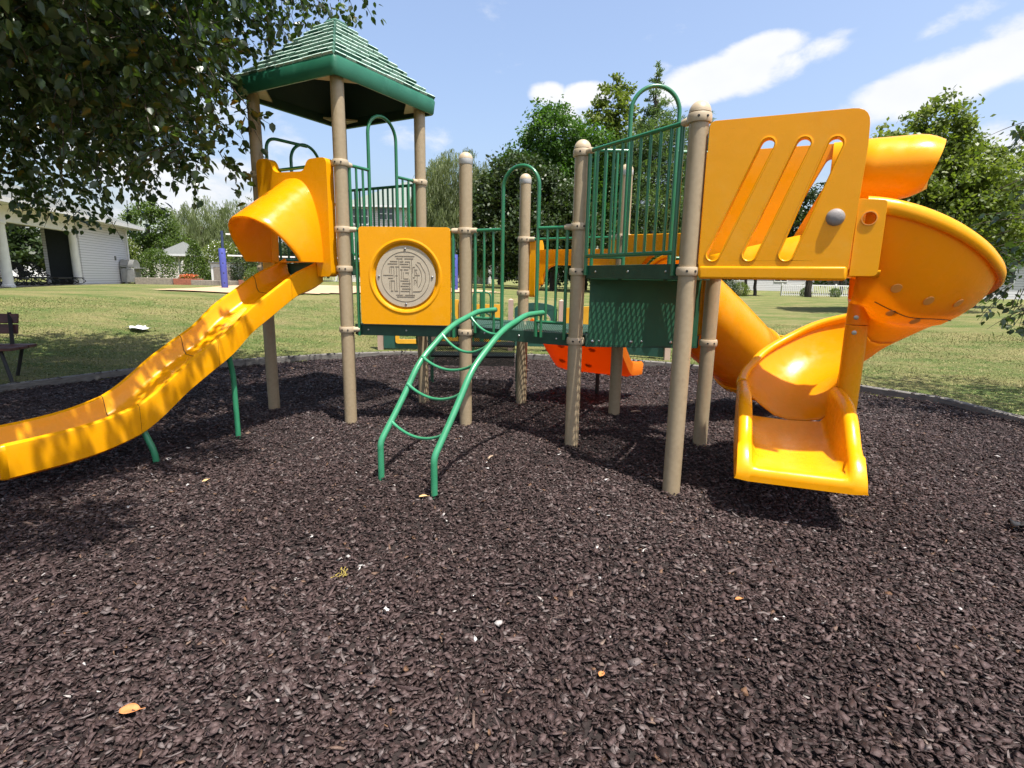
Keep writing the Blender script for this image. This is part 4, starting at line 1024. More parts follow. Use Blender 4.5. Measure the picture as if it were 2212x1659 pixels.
# seam between the two halves and round inserts along it
seam = []
for i in range(40):
    a = -114 + 114 * i / 39; s_ = sp_sec(a); seam.append(s_[6].lerp(s_[7], .55) + V(0, 0, -.008) + (spp(a, 1, 0) - spp(a, 0, 0)) * .006)
mb = MB(); mb.tube(seam, .0032, 6); mb.build('mould_seam', M['seam'], parent=sp)
M['insert'] = mat('faded_insert', (.78, .33, .06), rough=.6)
def on_wall(a, k):
    s = sp_sec(a); i = int(k); f = k - i; p = s[i].lerp(s[i + 1], f); t = (s[i + 1] - s[i]).normalized(); q = spp(a + 1, 1, 0) - spp(a, 1, 0); q.normalize(); nn = q.cross(t).normalized()
    if nn.dot(V(math.cos(R(a)), math.sin(R(a)), 0)) < 0: nn = -nn
    return p, nn
for a, k in ((-106, 7.9), (-88, 7.8), (-68, 7.9), (-102, 6.3), (-84, 6.2)):
    p, nn = on_wall(a, k); mb = MB(); mb.lathe([(.032, 0), (.030, .004), (.0005, .005)], p + nn * .007, 20, axis=nn); mb.build('round_insert', M['insert'], parent=sp)
# straight flange plate where the chute joins the near panel (with a round knock-out hole)
mb = MB()
ol = fillet2([(.955, 1.56), (1.10, 1.56), (1.10, 1.995), (.955, 2.01)], [.01, .03, .02, .01], 3)
mb.panel(PT['G'] + mG * .004, hG, -mG, ol, [circ2(1.02, 1.895, .036, 24)], .05)
o = mb.build('joining_flange', M['yellow'], parent=sp, bevel=.008, ang=40); o['label'] = 'flange plate with a round hole beside the grey cap'
mb = MB(); mb.lathe([(.036, -.028), (.041, -.028), (.041, .028), (.036, .028)], gp(1.02, 1.895), 24, axis=-mG, cap=False); mb.build('hole_edge', M['insert'], parent=o)
# bed between the two side panels, from the deck edge to the first curve
mb = MB(); rows = []
for i in range(12):
    t = .03 + (1.12 - .03) * i / 11; k = i / 11; sec = []
    zb = 1.585 - .03 * k; zr = 1.72 + .25 * k
    for off, z in ((.05, zb + .04), (.07, zb + .02), (.10, zb + .005), (.2, zb), (.42, zb), (.60, zb), (.68, zb + .03), (.72, zb + .12), (.73, zr)):
        sec.append(gp(t, z, off))
    rows.append(sec)
mb.grid(rows); mb.build('entry_bed', M['yellow'], parent=sp, ang=60, solid=.012)
mb = MB(); mb.panel(PT['G'] + mG * .79, hG, -mG, fillet2([(.90, 1.75), (1.20, 1.85), (1.24, 2.16), (.90, 2.16)], .03), (), .05); mb.build('inner_wall', M['yellow'], parent=sp, bevel=.01, ang=40)
# end section
hd = V(-.343, -.939, 0).normalized(); nd_ = V(.939, -.343, 0).normalized(); E0 = spp(160, .40, 0)
RZ = [(0, .75), (.2, .735), (.38, .71), (.55, .63), (.70, .50), (.78, .455)]
BZ = [(0, .47), (.2, .40), (.45, .355), (.80, .335), (.95, .325)]
def ep(s, x, z): p = E0 + hd * s + nd_ * x; return V(p.x, p.y, z)
def ex_sec(s):
    zr, zb = smooth_tab(RZ, s), smooth_tab(BZ, s)
    if s < .25: zl = zr
    pr_ = [(.365 + .02 * s, zb - .085), (.372, zr - .06), (.368, zr - .02), (.345, zr), (.305, zr), (.285, zr - .02), (.278, zr - .06), (.268, zb + .05), (.235, zb + .008), (.10, zb), (0, zb - .003)]
    full = pr_ + [(-x, z) for x, z in pr_[-2::-1]] + [(-.30, zb - .10), (.30, zb - .10)]
    return [ep(s, x, z) for x, z in full]
mb = MB(); ss = np.linspace(.02, .76, 16); G_ = [ex_sec(float(s)) for s in ss]
# lip: walls slope down to the front edge
lipw = []
for s, kz, bz in ((.80, .86, .335), (.86, .45, .332), (.915, .10, .325), (.935, -.06, .30), (.935, -.10, .27)):
    zb = bz; zr = zb + max(.13 * kz, .0) + (.0 if kz > 0 else kz * .2)
    w = .02 * s
    pr_ = [(.365 + .02 * s, .245), (.376, max(zr - .03, .25)), (.372, max(zr - .01, .26)), (.345, zr), (.305, zr), (.285, max(zr - .01, zb)), (.278, max(zr - .03, zb)), (.262, zb + .004), (.235, zb), (.10, zb), (0, zb)]
    full = pr_ + [(-x, z) for x, z in pr_[-2::-1]] + [(-.30, .235), (.30, .235)]
    lipw.append([ep(s, x, z) for x, z in full])
mb.grid(G_ + lipw, cv=True); k = len(G_[0]); mb.add(G_[0], [tuple(range(k))]); mb.add(lipw[-1], [tuple(range(k - 1, -1, -1))])
o = mb.build('exit_section', M['yellow'], parent=sp, ang=50); o['label'] = 'low exit trough of the spiral slide with thick rounded walls'
mb = MB(); g0, g1 = ex_sec(.016), ex_sec(.024)
c0 = sum(g0, Vector()) / len(g0)
g0 = [p + (p - c0).normalized() * .003 for p in g0]; g1 = [p + (p - c0).normalized() * .003 for p in g1]
mb.grid([g0, g1], cv=True); mb.build('joint', M['seam'], parent=sp)
# central column in two pieces
mb = MB(); mb.lathe([(.074, -.15), (.074, 1.218)], SCN, 20); o = mb.build('column', M['yellow'], parent=sp); o['label'] = 'square-edged yellow centre column of the spiral slide'
mb = MB(); mb.lathe([(.074, 1.224), (.072, 1.75), (.05, 1.80), (.0005, 1.80)], SCN, 20); o2 = mb.build('column_head', M['yellow'], parent=sp)
sd = (V(0, 0, 0) - V(SCN.x, SCN.y, 0)).normalized()
for z in (1.165, 1.275):
    mb = MB(); mb.lathe([(.016, 0), (.016, .005), (.009, .006), (.0005, .006)], SCN + sd * .071 + V(0, 0, z) + V(-sd.y, sd.x, 0) * -.01, 14, axis=sd); mb.build('bolt', M['steel'], parent=o2)

# ------------------------------------------------------------------ tube slide behind on the right
tb = empty('tube_slide', (0, 0, 0)); tb.parent = PS; tb.matrix_parent_inverse = INV; tb['label'] = 'yellow tube slide descending to the right behind the spiral slide'
MH = (PT['H'] + PT['I']) / 2; nH = V(.854, .52, 0).normalized(); eH = unit('H', 'I')
path = [MH + nH * .05 + V(0, 0, 1.36), MH + nH * .30 + V(0, 0, 1.33), MH + nH * .9 + V(0, 0, .985), MH + nH * 1.42 + V(0, 0, .66)]
pth = fillet(path, .3, 8)
def tubepart(pts, label):
    mb = MB(); rr_ = [.385] * len(pts)
    mb.tube(pts, rr_, 40, cap=False); o = mb.build('tube_section', M['orange'] if False else M['chute'], parent=tb, ang=60, solid=.012); o['label'] = label
    for q, d in ((pts[0], (pts[1] - pts[0]).normalized()), (pts[-1], (pts[-1] - pts[-2]).normalized())):
        f = MB(); f.lathe([(.386, -.02), (.415, -.02), (.42, -.012), (.42, .012), (.415, .02), (.386, .02)], q, 40, axis=d, cap=False); f.build('joint_flange', M['yellow'], parent=o)
        for k in range(10):
            a = k * math.pi / 5; u = d.orthogonal().normalized(); w = d.cross(u)
            b2 = MB(); b2.lathe([(.010, 0), (.008, .006), (.0005, .007)], q + (u * math.cos(a) + w * math.sin(a)) * .4195, 8, axis=(u * math.cos(a) + w * math.sin(a))); b2.build('bolt', M['steel'], parent=o)
    return o
tubepart(pth, 'upper straight tube')
end = path[-1]; d0 = (path[-1] - path[-2]).normalized()
el = fillet([end + d0 * .025, end + d0 * .30, end + d0 * .32 + nH * .55 + V(.1, .15, .0)], .28, 8)
el2 = [end + d0 * .025]
dirc = d0.copy()
for i in range(10):
    t = (i + 1) / 10; dd = d0.lerp((nH + V(.15, .35, 0)).normalized(), t).normalized(); el2.append(el2[-1] + dd * .07)
tubepart(el2, 'elbow near the ground')
ol = fillet2([(.08, 1.02), (1.12, 1.02), (1.12, 1.98), (.08, 1.94)], .05, 4)
mb = MB(); mb.panel(PT['H'], eH, nH, ol, [circ2(.60, 1.43, .365, 32)], .07); mb.build('tube_entry_panel', M['yellow'], parent=tb, bevel=.015, ang=40)

# ------------------------------------------------------------------ wide ramp slide behind the middle deck
wr = empty('wide_slide', (0, 0, 0)); wr.parent = PS; wr.matrix_parent_inverse = INV; wr['label'] = 'short wide slide behind the middle deck, coloured orange for the light through its dimpled underside'
eDI = unit('D', 'I'); nDI = V(.502, .864, 0).normalized(); LDI = (PT['I'] - PT['D']).length
WZ = [(0, .86), (.25, .80), (.55, .56), (.80, .37), (1.0, .32), (1.32, .29)]
def wp(s, x, z): p = PT['D'] + eDI * x + nDI * s; return V(p.x, p.y, z)
mb = MB(); rows = []
for i in range(22):
    s = .03 + 1.27 * i / 21; z = smooth_tab(WZ, s); zr = z + .20 - .02 * s
    a, b = .09, LDI - .09
    rows.append([wp(s, x, zz) for x, zz in ((a, z), (a - .01, zr - .03), (a + .02, zr), (a + .05, zr - .03), (a + .07, z + .06), (a + .12, z + .03), ((a + b) / 2, z + .03), (b - .12, z + .03), (b - .07, z + .06), (b - .05, zr - .03), (b - .02, zr), (b + .01, zr - .03), (b, z), (b - .10, z - .02), ((a + b) / 2, z - .025), (a + .10, z - .02))])
mb.grid(rows, cv=True); k = len(rows[0]); mb.add(rows[-1], [tuple(range(k - 1, -1, -1))]); mb.add(rows[0], [tuple(range(k))])
rmp_ = mb.build('ramp', M['orange'], parent=wr, ang=50)
for s, x in ((.35, .35), (.38, .75), (.62, .25), (.66, .6), (.64, .95), (.88, .4), (.9, .8), (1.1, .3), (1.12, .65), (1.1, .95)):
    z = smooth_tab(WZ, s) - .025; dz = (smooth_tab(WZ, s + .02) - smooth_tab(WZ, s - .02)) / .04; nn = (V(0, 0, -1) + nDI * dz).normalized()
    b2 = MB(); b2.lathe([(.045, -.004), (.036, .008), (.026, .004), (.0005, -.002)], wp(s, x, z), 16, axis=nn); b2.build('dimple', M['orange'], parent=rmp_)
mb = MB(); q = wp(1.0, LDI * .5, .3); mb.tube([V(q.x, q.y, -.15), q], .026, 12); mb.build('support_leg', M['black'], parent=wr)
# its entrance: header with side wings
eo = empty('slide_entrance', (0, 0, 0)); eo.parent = PS; eo.matrix_parent_inverse = INV; eo['label'] = 'yellow entrance header with side wings behind the middle deck'
ol = fillet2([(.10, 1.66), (LDI - .13, 1.66), (LDI - .13, 1.845), (.10, 1.845)], .03, 3)
ol = [(.10, 1.42), (.24, 1.45)] + [(.24 + .17 * (1 - math.cos(t)), 1.50 + .17 * math.sin(t)) for t in np.linspace(0, math.pi / 2, 8)] + [(LDI - .13, 1.665), (LDI - .13, 1.845), (.10, 1.845)]
mb = MB(); mb.panel(PT['D'] + nDI * .05, eDI, nDI, ol, (), .06); o = mb.build('header', M['chute'], parent=eo, bevel=.012, ang=40)
for x, nm in ((.11, 'left'), (LDI - .11, 'right')):
    ol = fillet2([(.0, 1.30), (.07, 1.30), (.22, 1.55), (.22, 1.90), (.17, 1.975), (.0, 1.975)] if nm == 'left' else [(.0, 1.6), (.16, 1.6), (.16, 1.97), (.0, 1.97)], .05, 4)
    mb = MB(); mb.panel(PT['D'] + eDI * x, nDI, eDI, ol, (), .075); mb.build('side_wing', M['yellow'], parent=eo, bevel=.02, seg=3, ang=40)
mb = MB(); mb.tube([on('D', 'I', .08, ZR1), on('D', 'I', .92, ZR1)], .015, 10); mb.build('crossbar', M['green'], parent=eo)
# ------------------------------------------------------------------ vegetation
def rand_frames(N, up_bias=.0, droop=None, g=rng):
    n = g.normal(0, 1, (N, 3)); n[:, 2] = np.abs(n[:, 2]) + up_bias; n /= np.linalg.norm(n, axis=1)[:, None]
    a = g.normal(0, 1, (N, 3))
    if droop is not None: a = a * (1 - droop) + np.array([0, 0, -1.6]) * droop
    a -= (a * n).sum(1)[:, None] * n; a /= np.linalg.norm(a, axis=1)[:, None] + 1e-9
    b = np.cross(n, a)
    return n, a, b
SHAPES = dict(diamond=[(0, 0, 0), (.5, .32, .04), (1, 0, 0), (.5, -.32, .04)],
              ovate=[(0, 0, 0), (.22, .30, .05), (.55, .30, .05), (1, 0, -.06), (.55, -.30, .05), (.22, -.30, .05)],
              strip=[(0, -.07, 0), (0, .07, 0), (1, .03, -.05), (1, -.03, -.05)],
              needle=[(0, -.16, 0), (0, .16, 0), (1, .10, .0), (1, -.10, .0)])
def leaves(name, C_, size, mtl, parent, tone, shape='diamond', up_bias=.2, droop=None, A=None):
    N = len(C_); sh = np.array(SHAPES[shape]); K = len(sh)
    n, a, b = rand_frames(N, up_bias, droop)
    if A is not None:
        a = A / (np.linalg.norm(A, axis=1)[:, None] + 1e-9); n -= (a * n).sum(1)[:, None] * a; n /= np.linalg.norm(n, axis=1)[:, None] + 1e-9; b = np.cross(n, a)
    s = (size * rng.uniform(.65, 1.25, N))[:, None, None] if np.isscalar(size) else (size * rng.uniform(.75, 1.2, N))[:, None, None]
    P = C_[:, None] + s * (sh[None, :, 0:1] * a[:, None] + sh[None, :, 1:2] * b[:, None] + sh[None, :, 2:3] * n[:, None])
    if shape == 'ovate':      # two halves folded along the midrib
        o = np.arange(N)[:, None] * K
        L = np.concatenate([(o + np.array([0, 1, 2, 3])).ravel(), (o + np.array([0, 3, 4, 5])).ravel()])
        return np_mesh(name, P.reshape(-1, 3), L, [4] * (2 * N), mtl, np.tile(tone, 2), parent)
    return np_mesh(name, P.reshape(-1, 3), np.arange(N * K), [K] * N, mtl, tone, parent)

L_ = {}
L_['dark'] = leafmat('leaf_dark', (.012, .025, .008), (.055, .085, .026), .22)
L_['mid'] = leafmat('leaf_mid', (.035, .070, .014), (.115, .165, .036), .35)
L_['light'] = leafmat('leaf_light', (.055, .090, .018), (.19, .225, .055), .38)
L_['willow'] = leafmat('leaf_willow', (.070, .095, .035), (.22, .255, .12), .38)
L_['pine'] = leafmat('pine_needles', (.045, .085, .030), (.15, .21, .085), .30)
L_['pear'] = leafmat('pear_leaf', (.022, .045, .015), (.080, .125, .036), .34, rough=.30, c3=(.14, .10, .02))
L_['pear'].node_tree.nodes['Principled BSDF'].inputs['Specular IOR Level'].default_value = .9
L_['locust'] = leafmat('locust_leaf', (.030, .075, .014), (.085, .165, .030), .35)

def limb(mb, a, b, r0_, r1_, wob=.08, n=7, sides=8):
    a, b = Vector(a), Vector(b); L = (b - a).length; pts = []; rr = []
    for i in range(n + 1):
        t = i / n; p = a.lerp(b, t)
        if 0 < i < n: p = p + Vector((random.uniform(-1, 1), random.uniform(-1, 1), random.uniform(-.4, .4))) * wob * L / 3
        pts.append(p); rr.append(r0_ * (1 - t) + r1_ * t)
    mb.tube(pts, rr, sides); return pts

def tree(x, y, h, blobs, kind='mid', name='tree', label='', cat='tree', group=None, leaf=.2, count=9000, shape='diamond', trunk_r=.16, trunk_top=.6, clump=.30, style='round', seed=None, base=None):
    """blobs: (dx, dy, zc, rx, ry, rz) relative to the foot; leaves sit in clumps near the shell of each blob"""
    z0 = gz1(x, y) if base is None else base
    root = empty(name, (x, y, z0), label, cat, group)
    mb = MB(); top = Vector((random.uniform(-.2, .2), random.uniform(-.2, .2), h * trunk_top)); limb(mb, (0, 0, -.2), top, trunk_r, trunk_r * .45, .04, 8, 10)
    for bx in blobs:
        c = Vector(bx[:3]); s = Vector((0, 0, max(min(c.z - bx[5] * .7, h * trunk_top * .95), h * .15)))
        limb(mb, s, c, trunk_r * .45, trunk_r * .12, .12, 6, 6)
        for _ in range(3):
            e_ = c + Vector((random.uniform(-1, 1) * bx[3], random.uniform(-1, 1) * bx[4], random.uniform(-.6, 1) * bx[5])) * .8; limb(mb, c.lerp(s, .3), e_, trunk_r * .2, trunk_r * .05, .15, 5, 5)
    mb.build('trunk', M['bark'], parent=root)
    vol = np.array([b_[3] * b_[4] * b_[5] for b_ in blobs]) ** .67; vol /= vol.sum(); Cs = []; As = []; T = []
    for bi, b_ in enumerate(blobs):
        N = int(count * vol[bi]); nc = max(6, int(N / 55)); rad = np.array(b_[3:6]); c = np.array(b_[:3])
        d = rng.normal(0, 1, (nc, 3)); d /= np.linalg.norm(d, axis=1)[:, None]
        cc = c + d * rad * (rng.uniform(.45, 1.0, nc) ** .6)[:, None] * (1 + .10 * rng.normal(0, 1, nc))[:, None]
        ct = rng.uniform(-.16, .16, nc)
        k = rng.integers(0, nc, N); R_ = clump * rad.mean() * rng.uniform(.5, 1.2, nc)[k]
        if style == 'willow':
            off = rng.normal(0, 1, (N, 3)) * np.array([.20, .20, .9]) * R_[:, None] * 1.3; off[:, 2] = -np.abs(off[:, 2])
        elif style == 'pine':
            out = cc[k] - (c + np.array([0, 0, 0])); out[:, 2] = out[:, 2] * .3; out /= np.linalg.norm(out, axis=1)[:, None] + 1e-6
            off = rng.normal(0, 1, (N, 3)) * np.array([.55, .55, .35]) * R_[:, None] + out * (rng.uniform(-.8, 1.2, N) * R_)[:, None]
        else:
            off = rng.normal(0, 1, (N, 3)) * np.array([.5, .5, .36]) * R_[:, None]
        Cs.append(cc[k] + off); As.append(off + 1e-3); T.append(.45 + ct[k] + rng.normal(0, .16, N) + .12 * d[k, 2])
    Cs = np.vstack(Cs); T = np.clip(np.concatenate(T), 0, .93); As = np.vstack(As)
    keep = Cs[:, 2] > .05; Cs, T, As = Cs[keep], T[keep], As[keep]
    if style == 'willow':
        A = np.tile([0, 0, -1.], (len(Cs), 1)) + rng.normal(0, .25, (len(Cs), 3)); leaves('crown', Cs, leaf, L_[kind], root, T, 'strip' if shape == 'diamond' else shape, A=A)
    elif style == 'pine':
        A = As + rng.normal(0, .3, As.shape); A[:, 2] += .2; leaves('crown', Cs, leaf, L_[kind], root, T, 'needle', A=A)
    else: leaves('crown', Cs, leaf, L_[kind], root, T, shape, up_bias=.25)
    return root

# --- trees behind, each of its own kind and size
tree(-24.3, 37.0, 5.4, [(0, 0, 3.7, 1.7, 1.5, 1.3), (-1.1, 0, 2.4, 1.3, 1.2, 1.1), (1.2, .3, 2.4, 1.4, 1.2, 1.1), (.2, -.6, 1.8, 1.4, 1, .9), (.3, 0, 4.5, .8, .7, .8)], 'mid', 'ornamental_tree', 'young bushy green tree right of the white pavilion', 'tree', None, .17, 11000, clump=.34)
tree(-25.0, 45, 7.3, [(0, 0, 4.7, 2.4, 2, 2.2), (2.6, 0, 4.4, 2.0, 2, 2.4), (-1.8, 0, 3.8, 1.6, 1.5, 2.2), (1.2, -.5, 2.8, 2.6, 2, 2.0)], 'willow', 'willow_tree', 'pale feathery willow between the pavilion and the straight slide', 'tree', 'willow trees beyond the lawn', .30, 22000, style='willow', clump=.34)
tree(-4.9, 46, 11.6, [(0, 0, 8.6, 2.6, 2.2, 2.6), (-2.0, 0, 6.6, 1.9, 2, 2.8), (2.0, 0, 7.4, 2.2, 2, 2.8), (-.4, -1, 4.4, 2.7, 2, 2.8), (2.0, -1, 4.0, 2.0, 2, 2.6)], 'willow', 'willow_tree', 'large grey-green weeping willow right of the roofed tower', 'tree', 'willow trees beyond the lawn', .34, 42000, style='willow', clump=.32)
tree(.6, 36.5, 9.0, [(0, 0, 6.4, 2.6, 2.4, 2.0), (-2.0, 0, 5.0, 1.9, 2, 2.0), (2.2, 0, 5.2, 2.1, 2, 2.1), (.2, -.8, 3.7, 3.0, 2.2, 1.8), (3.4, .5, 3.6, 1.8, 1.8, 1.8), (-2.5, 0, 3.0, 1.7, 1.8, 1.6), (0, .5, 2.6, 3.2, 1.6, 1.2), (3.2, 1.5, 2.6, 2.0, 1.6, 1.1)], 'dark', 'maple_tree', 'dense dark green tree behind the small gate hoop', 'tree', None, .24, 50000, clump=.28, trunk_r=.2)
tree(2.9, 41, 13.6, [(0, 0, 10.6, 2.5, 2.4, 2.2), (-2.4, 0, 8.4, 2.1, 2, 1.8), (2.6, 0, 9.0, 2.2, 2, 2.2), (.3, 0, 7.4, 3.4, 2.4, 2.3), (3.2, 0, 6.0, 2.0, 2, 2.2), (.2, 0, 4.8, 2.8, 2, 2)], 'locust', 'locust_tree', 'tall bright green feathery tree above the dark one', 'tree', None, .23, 52000, clump=.27, trunk_r=.22)
tree(7.0, 43, 15.9, [(.3, 0, 13.6, 1.6, 1.6, 2.0), (-1.0, 0, 11.2, 2.0, 1.8, 2.2), (1.4, 0, 11.0, 1.8, 1.8, 2.4), (0, 0, 8.2, 2.8, 2.2, 2.6), (0, 0, 5.2, 2.8, 2.2, 2.6)], 'light', 'poplar_tree', 'tall yellow-green tree behind the post left of the tall railing', 'tree', None, .3, 15000, clump=.25, trunk_r=.2)
pine_bl = [(0, 0, 16.0, .3, .3, 1.3), (0, 0, 14.4, .8, .8, 1.0), (.6, 0, 12.8, 1.7, 1.6, 1.2), (-.7, 0, 11.4, 2.1, 1.9, 1.2), (1.4, 0, 10.2, 1.8, 1.8, 1.0), (-.3, 0, 9.0, 2.7, 2.4, 1.3), (0, 0, 7.0, 3.1, 2.6, 1.4), (.2, 0, 5.0, 3.3, 2.6, 1.4), (0, 0, 3.2, 3.3, 2.6, 1.3)]
pine_bl = [(a, b, c * .885, d * .95, e, f * .9) for a, b, c, d, e, f in pine_bl]
tree(9.5, 40, 15.6, pine_bl, 'pine', 'pine_tree', 'tall airy pine behind the hoop and tall railing', 'tree', 'pine trees beyond the lawn', .20, 46000, style='pine', clump=.30, trunk_r=.2, trunk_top=.84)
tree(13.2, 41, 12.6, [(0, 0, 12.0, .5, .5, 1.0), (-.6, 0, 10.6, 1.3, 1.2, 1.2), (.5, 0, 9.2, 1.8, 1.7, 1.3), (0, 0, 7, 2.3, 2, 1.4), (0, 0, 4.8, 2.6, 2.2, 1.4), (0, 0, 2.8, 2.6, 2.2, 1.2)], 'pine', 'pine_tree', 'thinner pine just left of the nearest post, behind the tall railing', 'tree', 'pine trees beyond the lawn', .20, 30000, style='pine', clump=.30, trunk_r=.17, trunk_top=.93)
tree(15.6, 21.3, 8.0, [(-.2, 0, 6.6, 1.2, 1.2, 1.1), (-1.6, 0, 5.2, 1.5, 1.5, 1.5), (1.4, 0, 5.0, 1.6, 1.5, 1.4), (0, 0, 4.2, 2.5, 2.1, 1.7), (2.4, .3, 3.4, 1.4, 1.5, 1.3), (-2.2, 0, 3.4, 1.4, 1.5, 1.3), (0, .4, 2.9, 2.6, 2.0, 1.2)], 'light', 'maple_tree', 'sunlit green tree rising behind the top of the spiral slide', 'tree', None, .17, 52000, clump=.26, trunk_r=.16)
tree(20.6, 24.5, 6.2, [(0, 0, 4.6, 1.4, 1.4, 1.2), (-1.3, 0, 3.4, 1.4, 1.4, 1.2), (1.2, 0, 3.2, 1.5, 1.4, 1.2), (0, 0, 2.2, 2.0, 1.6, 1.1), (.8, 0, 5.6, .5, .5, .8)], 'mid', 'birch_tree', 'loose green tree right of the spiral slide, in front of the grey house', 'tree', None, .19, 11000, clump=.30, trunk_r=.1)
tree(22.6, 42, 9.6, [(0, 0, 6.6, 2.0, 2, 2.2), (-1.7, 0, 5.2, 1.8, 1.8, 1.6), (1.8, 0, 5.0, 1.8, 1.8, 1.7), (0, 0, 4.0, 2.5, 2, 1.4)], 'dark', 'oak_tree', 'dark tree with a stout bare trunk seen through the slanted slots', 'tree', None, .24, 15000, clump=.26, trunk_r=.26, trunk_top=.6)
tree(16.3, 38.7, 5.0, [(0, 0, 3.3, 1.5, 1.4, 1.1), (.7, 0, 2.6, 1.3, 1.3, .9)], 'dark', 'pine_tree', 'small dark tree with a thin trunk, left of the stout-trunked one', 'tree', 'small dark trees on the right lawn', .22, 6500, clump=.3, trunk_r=.12)
tree(17.6, 40, 5.0, [(0, 0, 3.4, 1.5, 1.4, 1.1), (-.5, 0, 2.8, 1.3, 1.3, .8)], 'dark', 'pine_tree', 'small dark tree farther back beside the thin-trunked one', 'tree', 'small dark trees on the right lawn', .24, 6000, clump=.3, trunk_r=.13)
# far belt of trees closing the horizon, each a tree
for i, (x, y, h, w, kd) in enumerate(((-31, 58, 5.4, 3.2, 'mid'), (-26.5, 62, 4.6, 3, 'dark'), (-21, 56, 4.6, 2.8, 'dark'), (-12.5, 52, 3.6, 2.4, 'mid'), (-7.5, 60, 8, 3.4, 'dark'), (-1.5, 58, 8, 3.2, 'mid'), (3.8, 56, 9, 3.4, 'dark'), (8.5, 58, 9, 3.4, 'mid'), (16, 55, 8.5, 3.2, 'mid'),
                                      (21, 60, 8, 3.4, 'dark'), (31, 52, 9, 3.6, 'mid'), (38, 50, 10, 3.8, 'dark'), (45, 44, 9, 3.8, 'mid'), (-9.8, 49, 4.2, 2.6, 'dark'), (-34.5, 38.5, 4.6, 2.4, 'dark'), (1.6, 50, 6.5, 3.2, 'dark'), (6.4, 49, 6.5, 3.2, 'dark'), (12.2, 50, 7, 3.4, 'dark'), (-44, 50, 8, 4, 'mid'), (-52, 40, 9, 4, 'dark'))):
    lab = ['far bushy tree above the grill roofline', 'low dark tree far behind the gazebo', 'dark rounded tree behind the yellow hood', 'low tree beside the cream house', 'far dark tree behind the willow', 'far green tree between willow and dark maple', 'far dark tree below the locust', 'far green tree below the poplar', 'far green tree behind the nearest post', 'far dark tree behind the slotted panel', 'far green tree right of the spiral slide rim', 'far dark tree behind the grey house', 'far green tree at the right edge', 'low dark tree at the foot of the willow', 'dark tree glimpsed through the open pavilion', 'dark tree filling the gap under the maple', 'dark tree filling the gap under the locust', 'dark tree filling the gap under the pines', 'far tree behind the pavilion', 'far dark tree beyond the pavilion'][i]
    tree(x, y, h, [(0, 0, h * .68, w * .7, w * .7, h * .26), (-w * .5, 0, h * .45, w * .6, w * .6, h * .26), (w * .5, 0, h * .42, w * .6, w * .6, h * .26), (0, 0, h * .28, w * .9, w * .8, h * .22)], kd, 'tree', lab, 'tree', 'far trees on the skyline', .34, 5200, clump=.3, trunk_r=.2)

def shrub(x, y, r, h, kind, name, label, group=None, n=2600, leaf=.06, clump=.3, cone=False, blossoms=0):
    z0 = gz1(x, y); root = empty(name, (x, y, z0), label, 'shrub', group)
    mb = MB()
    for k in range(4): limb(mb, (0, 0, -.05), (random.uniform(-.5, .5) * r, random.uniform(-.5, .5) * r, h * .6), .03, .01, .1, 4, 5)
    mb.build('stem', M['bark'], parent=root)
    u = rng.uniform(0, 1, n); th = rng.uniform(0, 2 * np.pi, n); rr = rng.uniform(.3, 1.05, n) ** .5
    if cone: zz = u ** 1.3; w = (1 - zz) ** .7
    else: zz = u; w = np.sqrt(np.clip(1 - (2 * zz - .85) ** 2 / 1.4, .05, 1))
    P = np.stack([np.cos(th) * rr * w * r, np.sin(th) * rr * w * r, zz * h + .02], 1) + rng.normal(0, .04, (n, 3)) * r
    leaves('foliage', P, leaf, L_[kind], root, np.clip(rng.normal(.45, .2, n), 0, .93), 'diamond')
    if blossoms:
        k = rng.integers(0, n, blossoms); Q = P[k] * 1.03 + rng.normal(0, .05, (blossoms, 3)); leaves('blossom', Q, .09, M['white'], root, np.zeros(blossoms), 'diamond')
    return root
shrub(-25.0, 35.0, 1.4, 2.8, 'light', 'flowering_shrub', 'white-blossomed shrub just right of the stainless grill', 'white flowering shrubs', 5200, .11, blossoms=420)
shrub(-17.6, 33.4, 1.35, 2.5, 'light', 'flowering_shrub', 'white-blossomed shrub left of the blue net post', 'white flowering shrubs', 5600, .11, blossoms=420)
shrub(-18.0, 31.2, .9, 2.4, 'mid', 'conifer_shrub', 'dense green cone-shaped shrub right of the gazebo', 'dense shrubs by the planters', 5200, .10, cone=True)
shrub(-20.5, 31.6, 1.0, 1.9, 'mid', 'conifer_shrub', 'green upright shrub left of the gazebo post', 'dense shrubs by the planters', 4200, .10)
shrub(-14.9, 31, 1.0, 1.9, 'dark', 'conifer_shrub', 'dark shrub right behind the blue net post', 'dense shrubs by the planters', 4600, .10)
shrub(-13.4, 28.6, .62, .95, 'mid', 'round_shrub', 'clipped round shrub at the far edge of the sand, under the yellow hood', None, 3600, .06)
shrub(14.4, 37.2, .8, .95, 'dark', 'round_shrub', 'dark clipped round shrub just right of the tube slide', 'clipped shrubs on the right lawn', 3400, .07)
shrub(15.5, 37.6, .65, .85, 'light', 'round_shrub', 'light green clipped shrub touching the dark one', 'clipped shrubs on the right lawn', 2600, .07)
for i, x in enumerate((24.5, 27, 30, 32.5)):
    shrub(x, 46, .45, .7, 'mid', 'small_shrub', ['small shrub first from the left', 'small shrub second from the left', 'small shrub third from the left', 'small shrub farthest right'][i] + ' along the white railing', 'small shrubs along the white railing', 1200, .08)

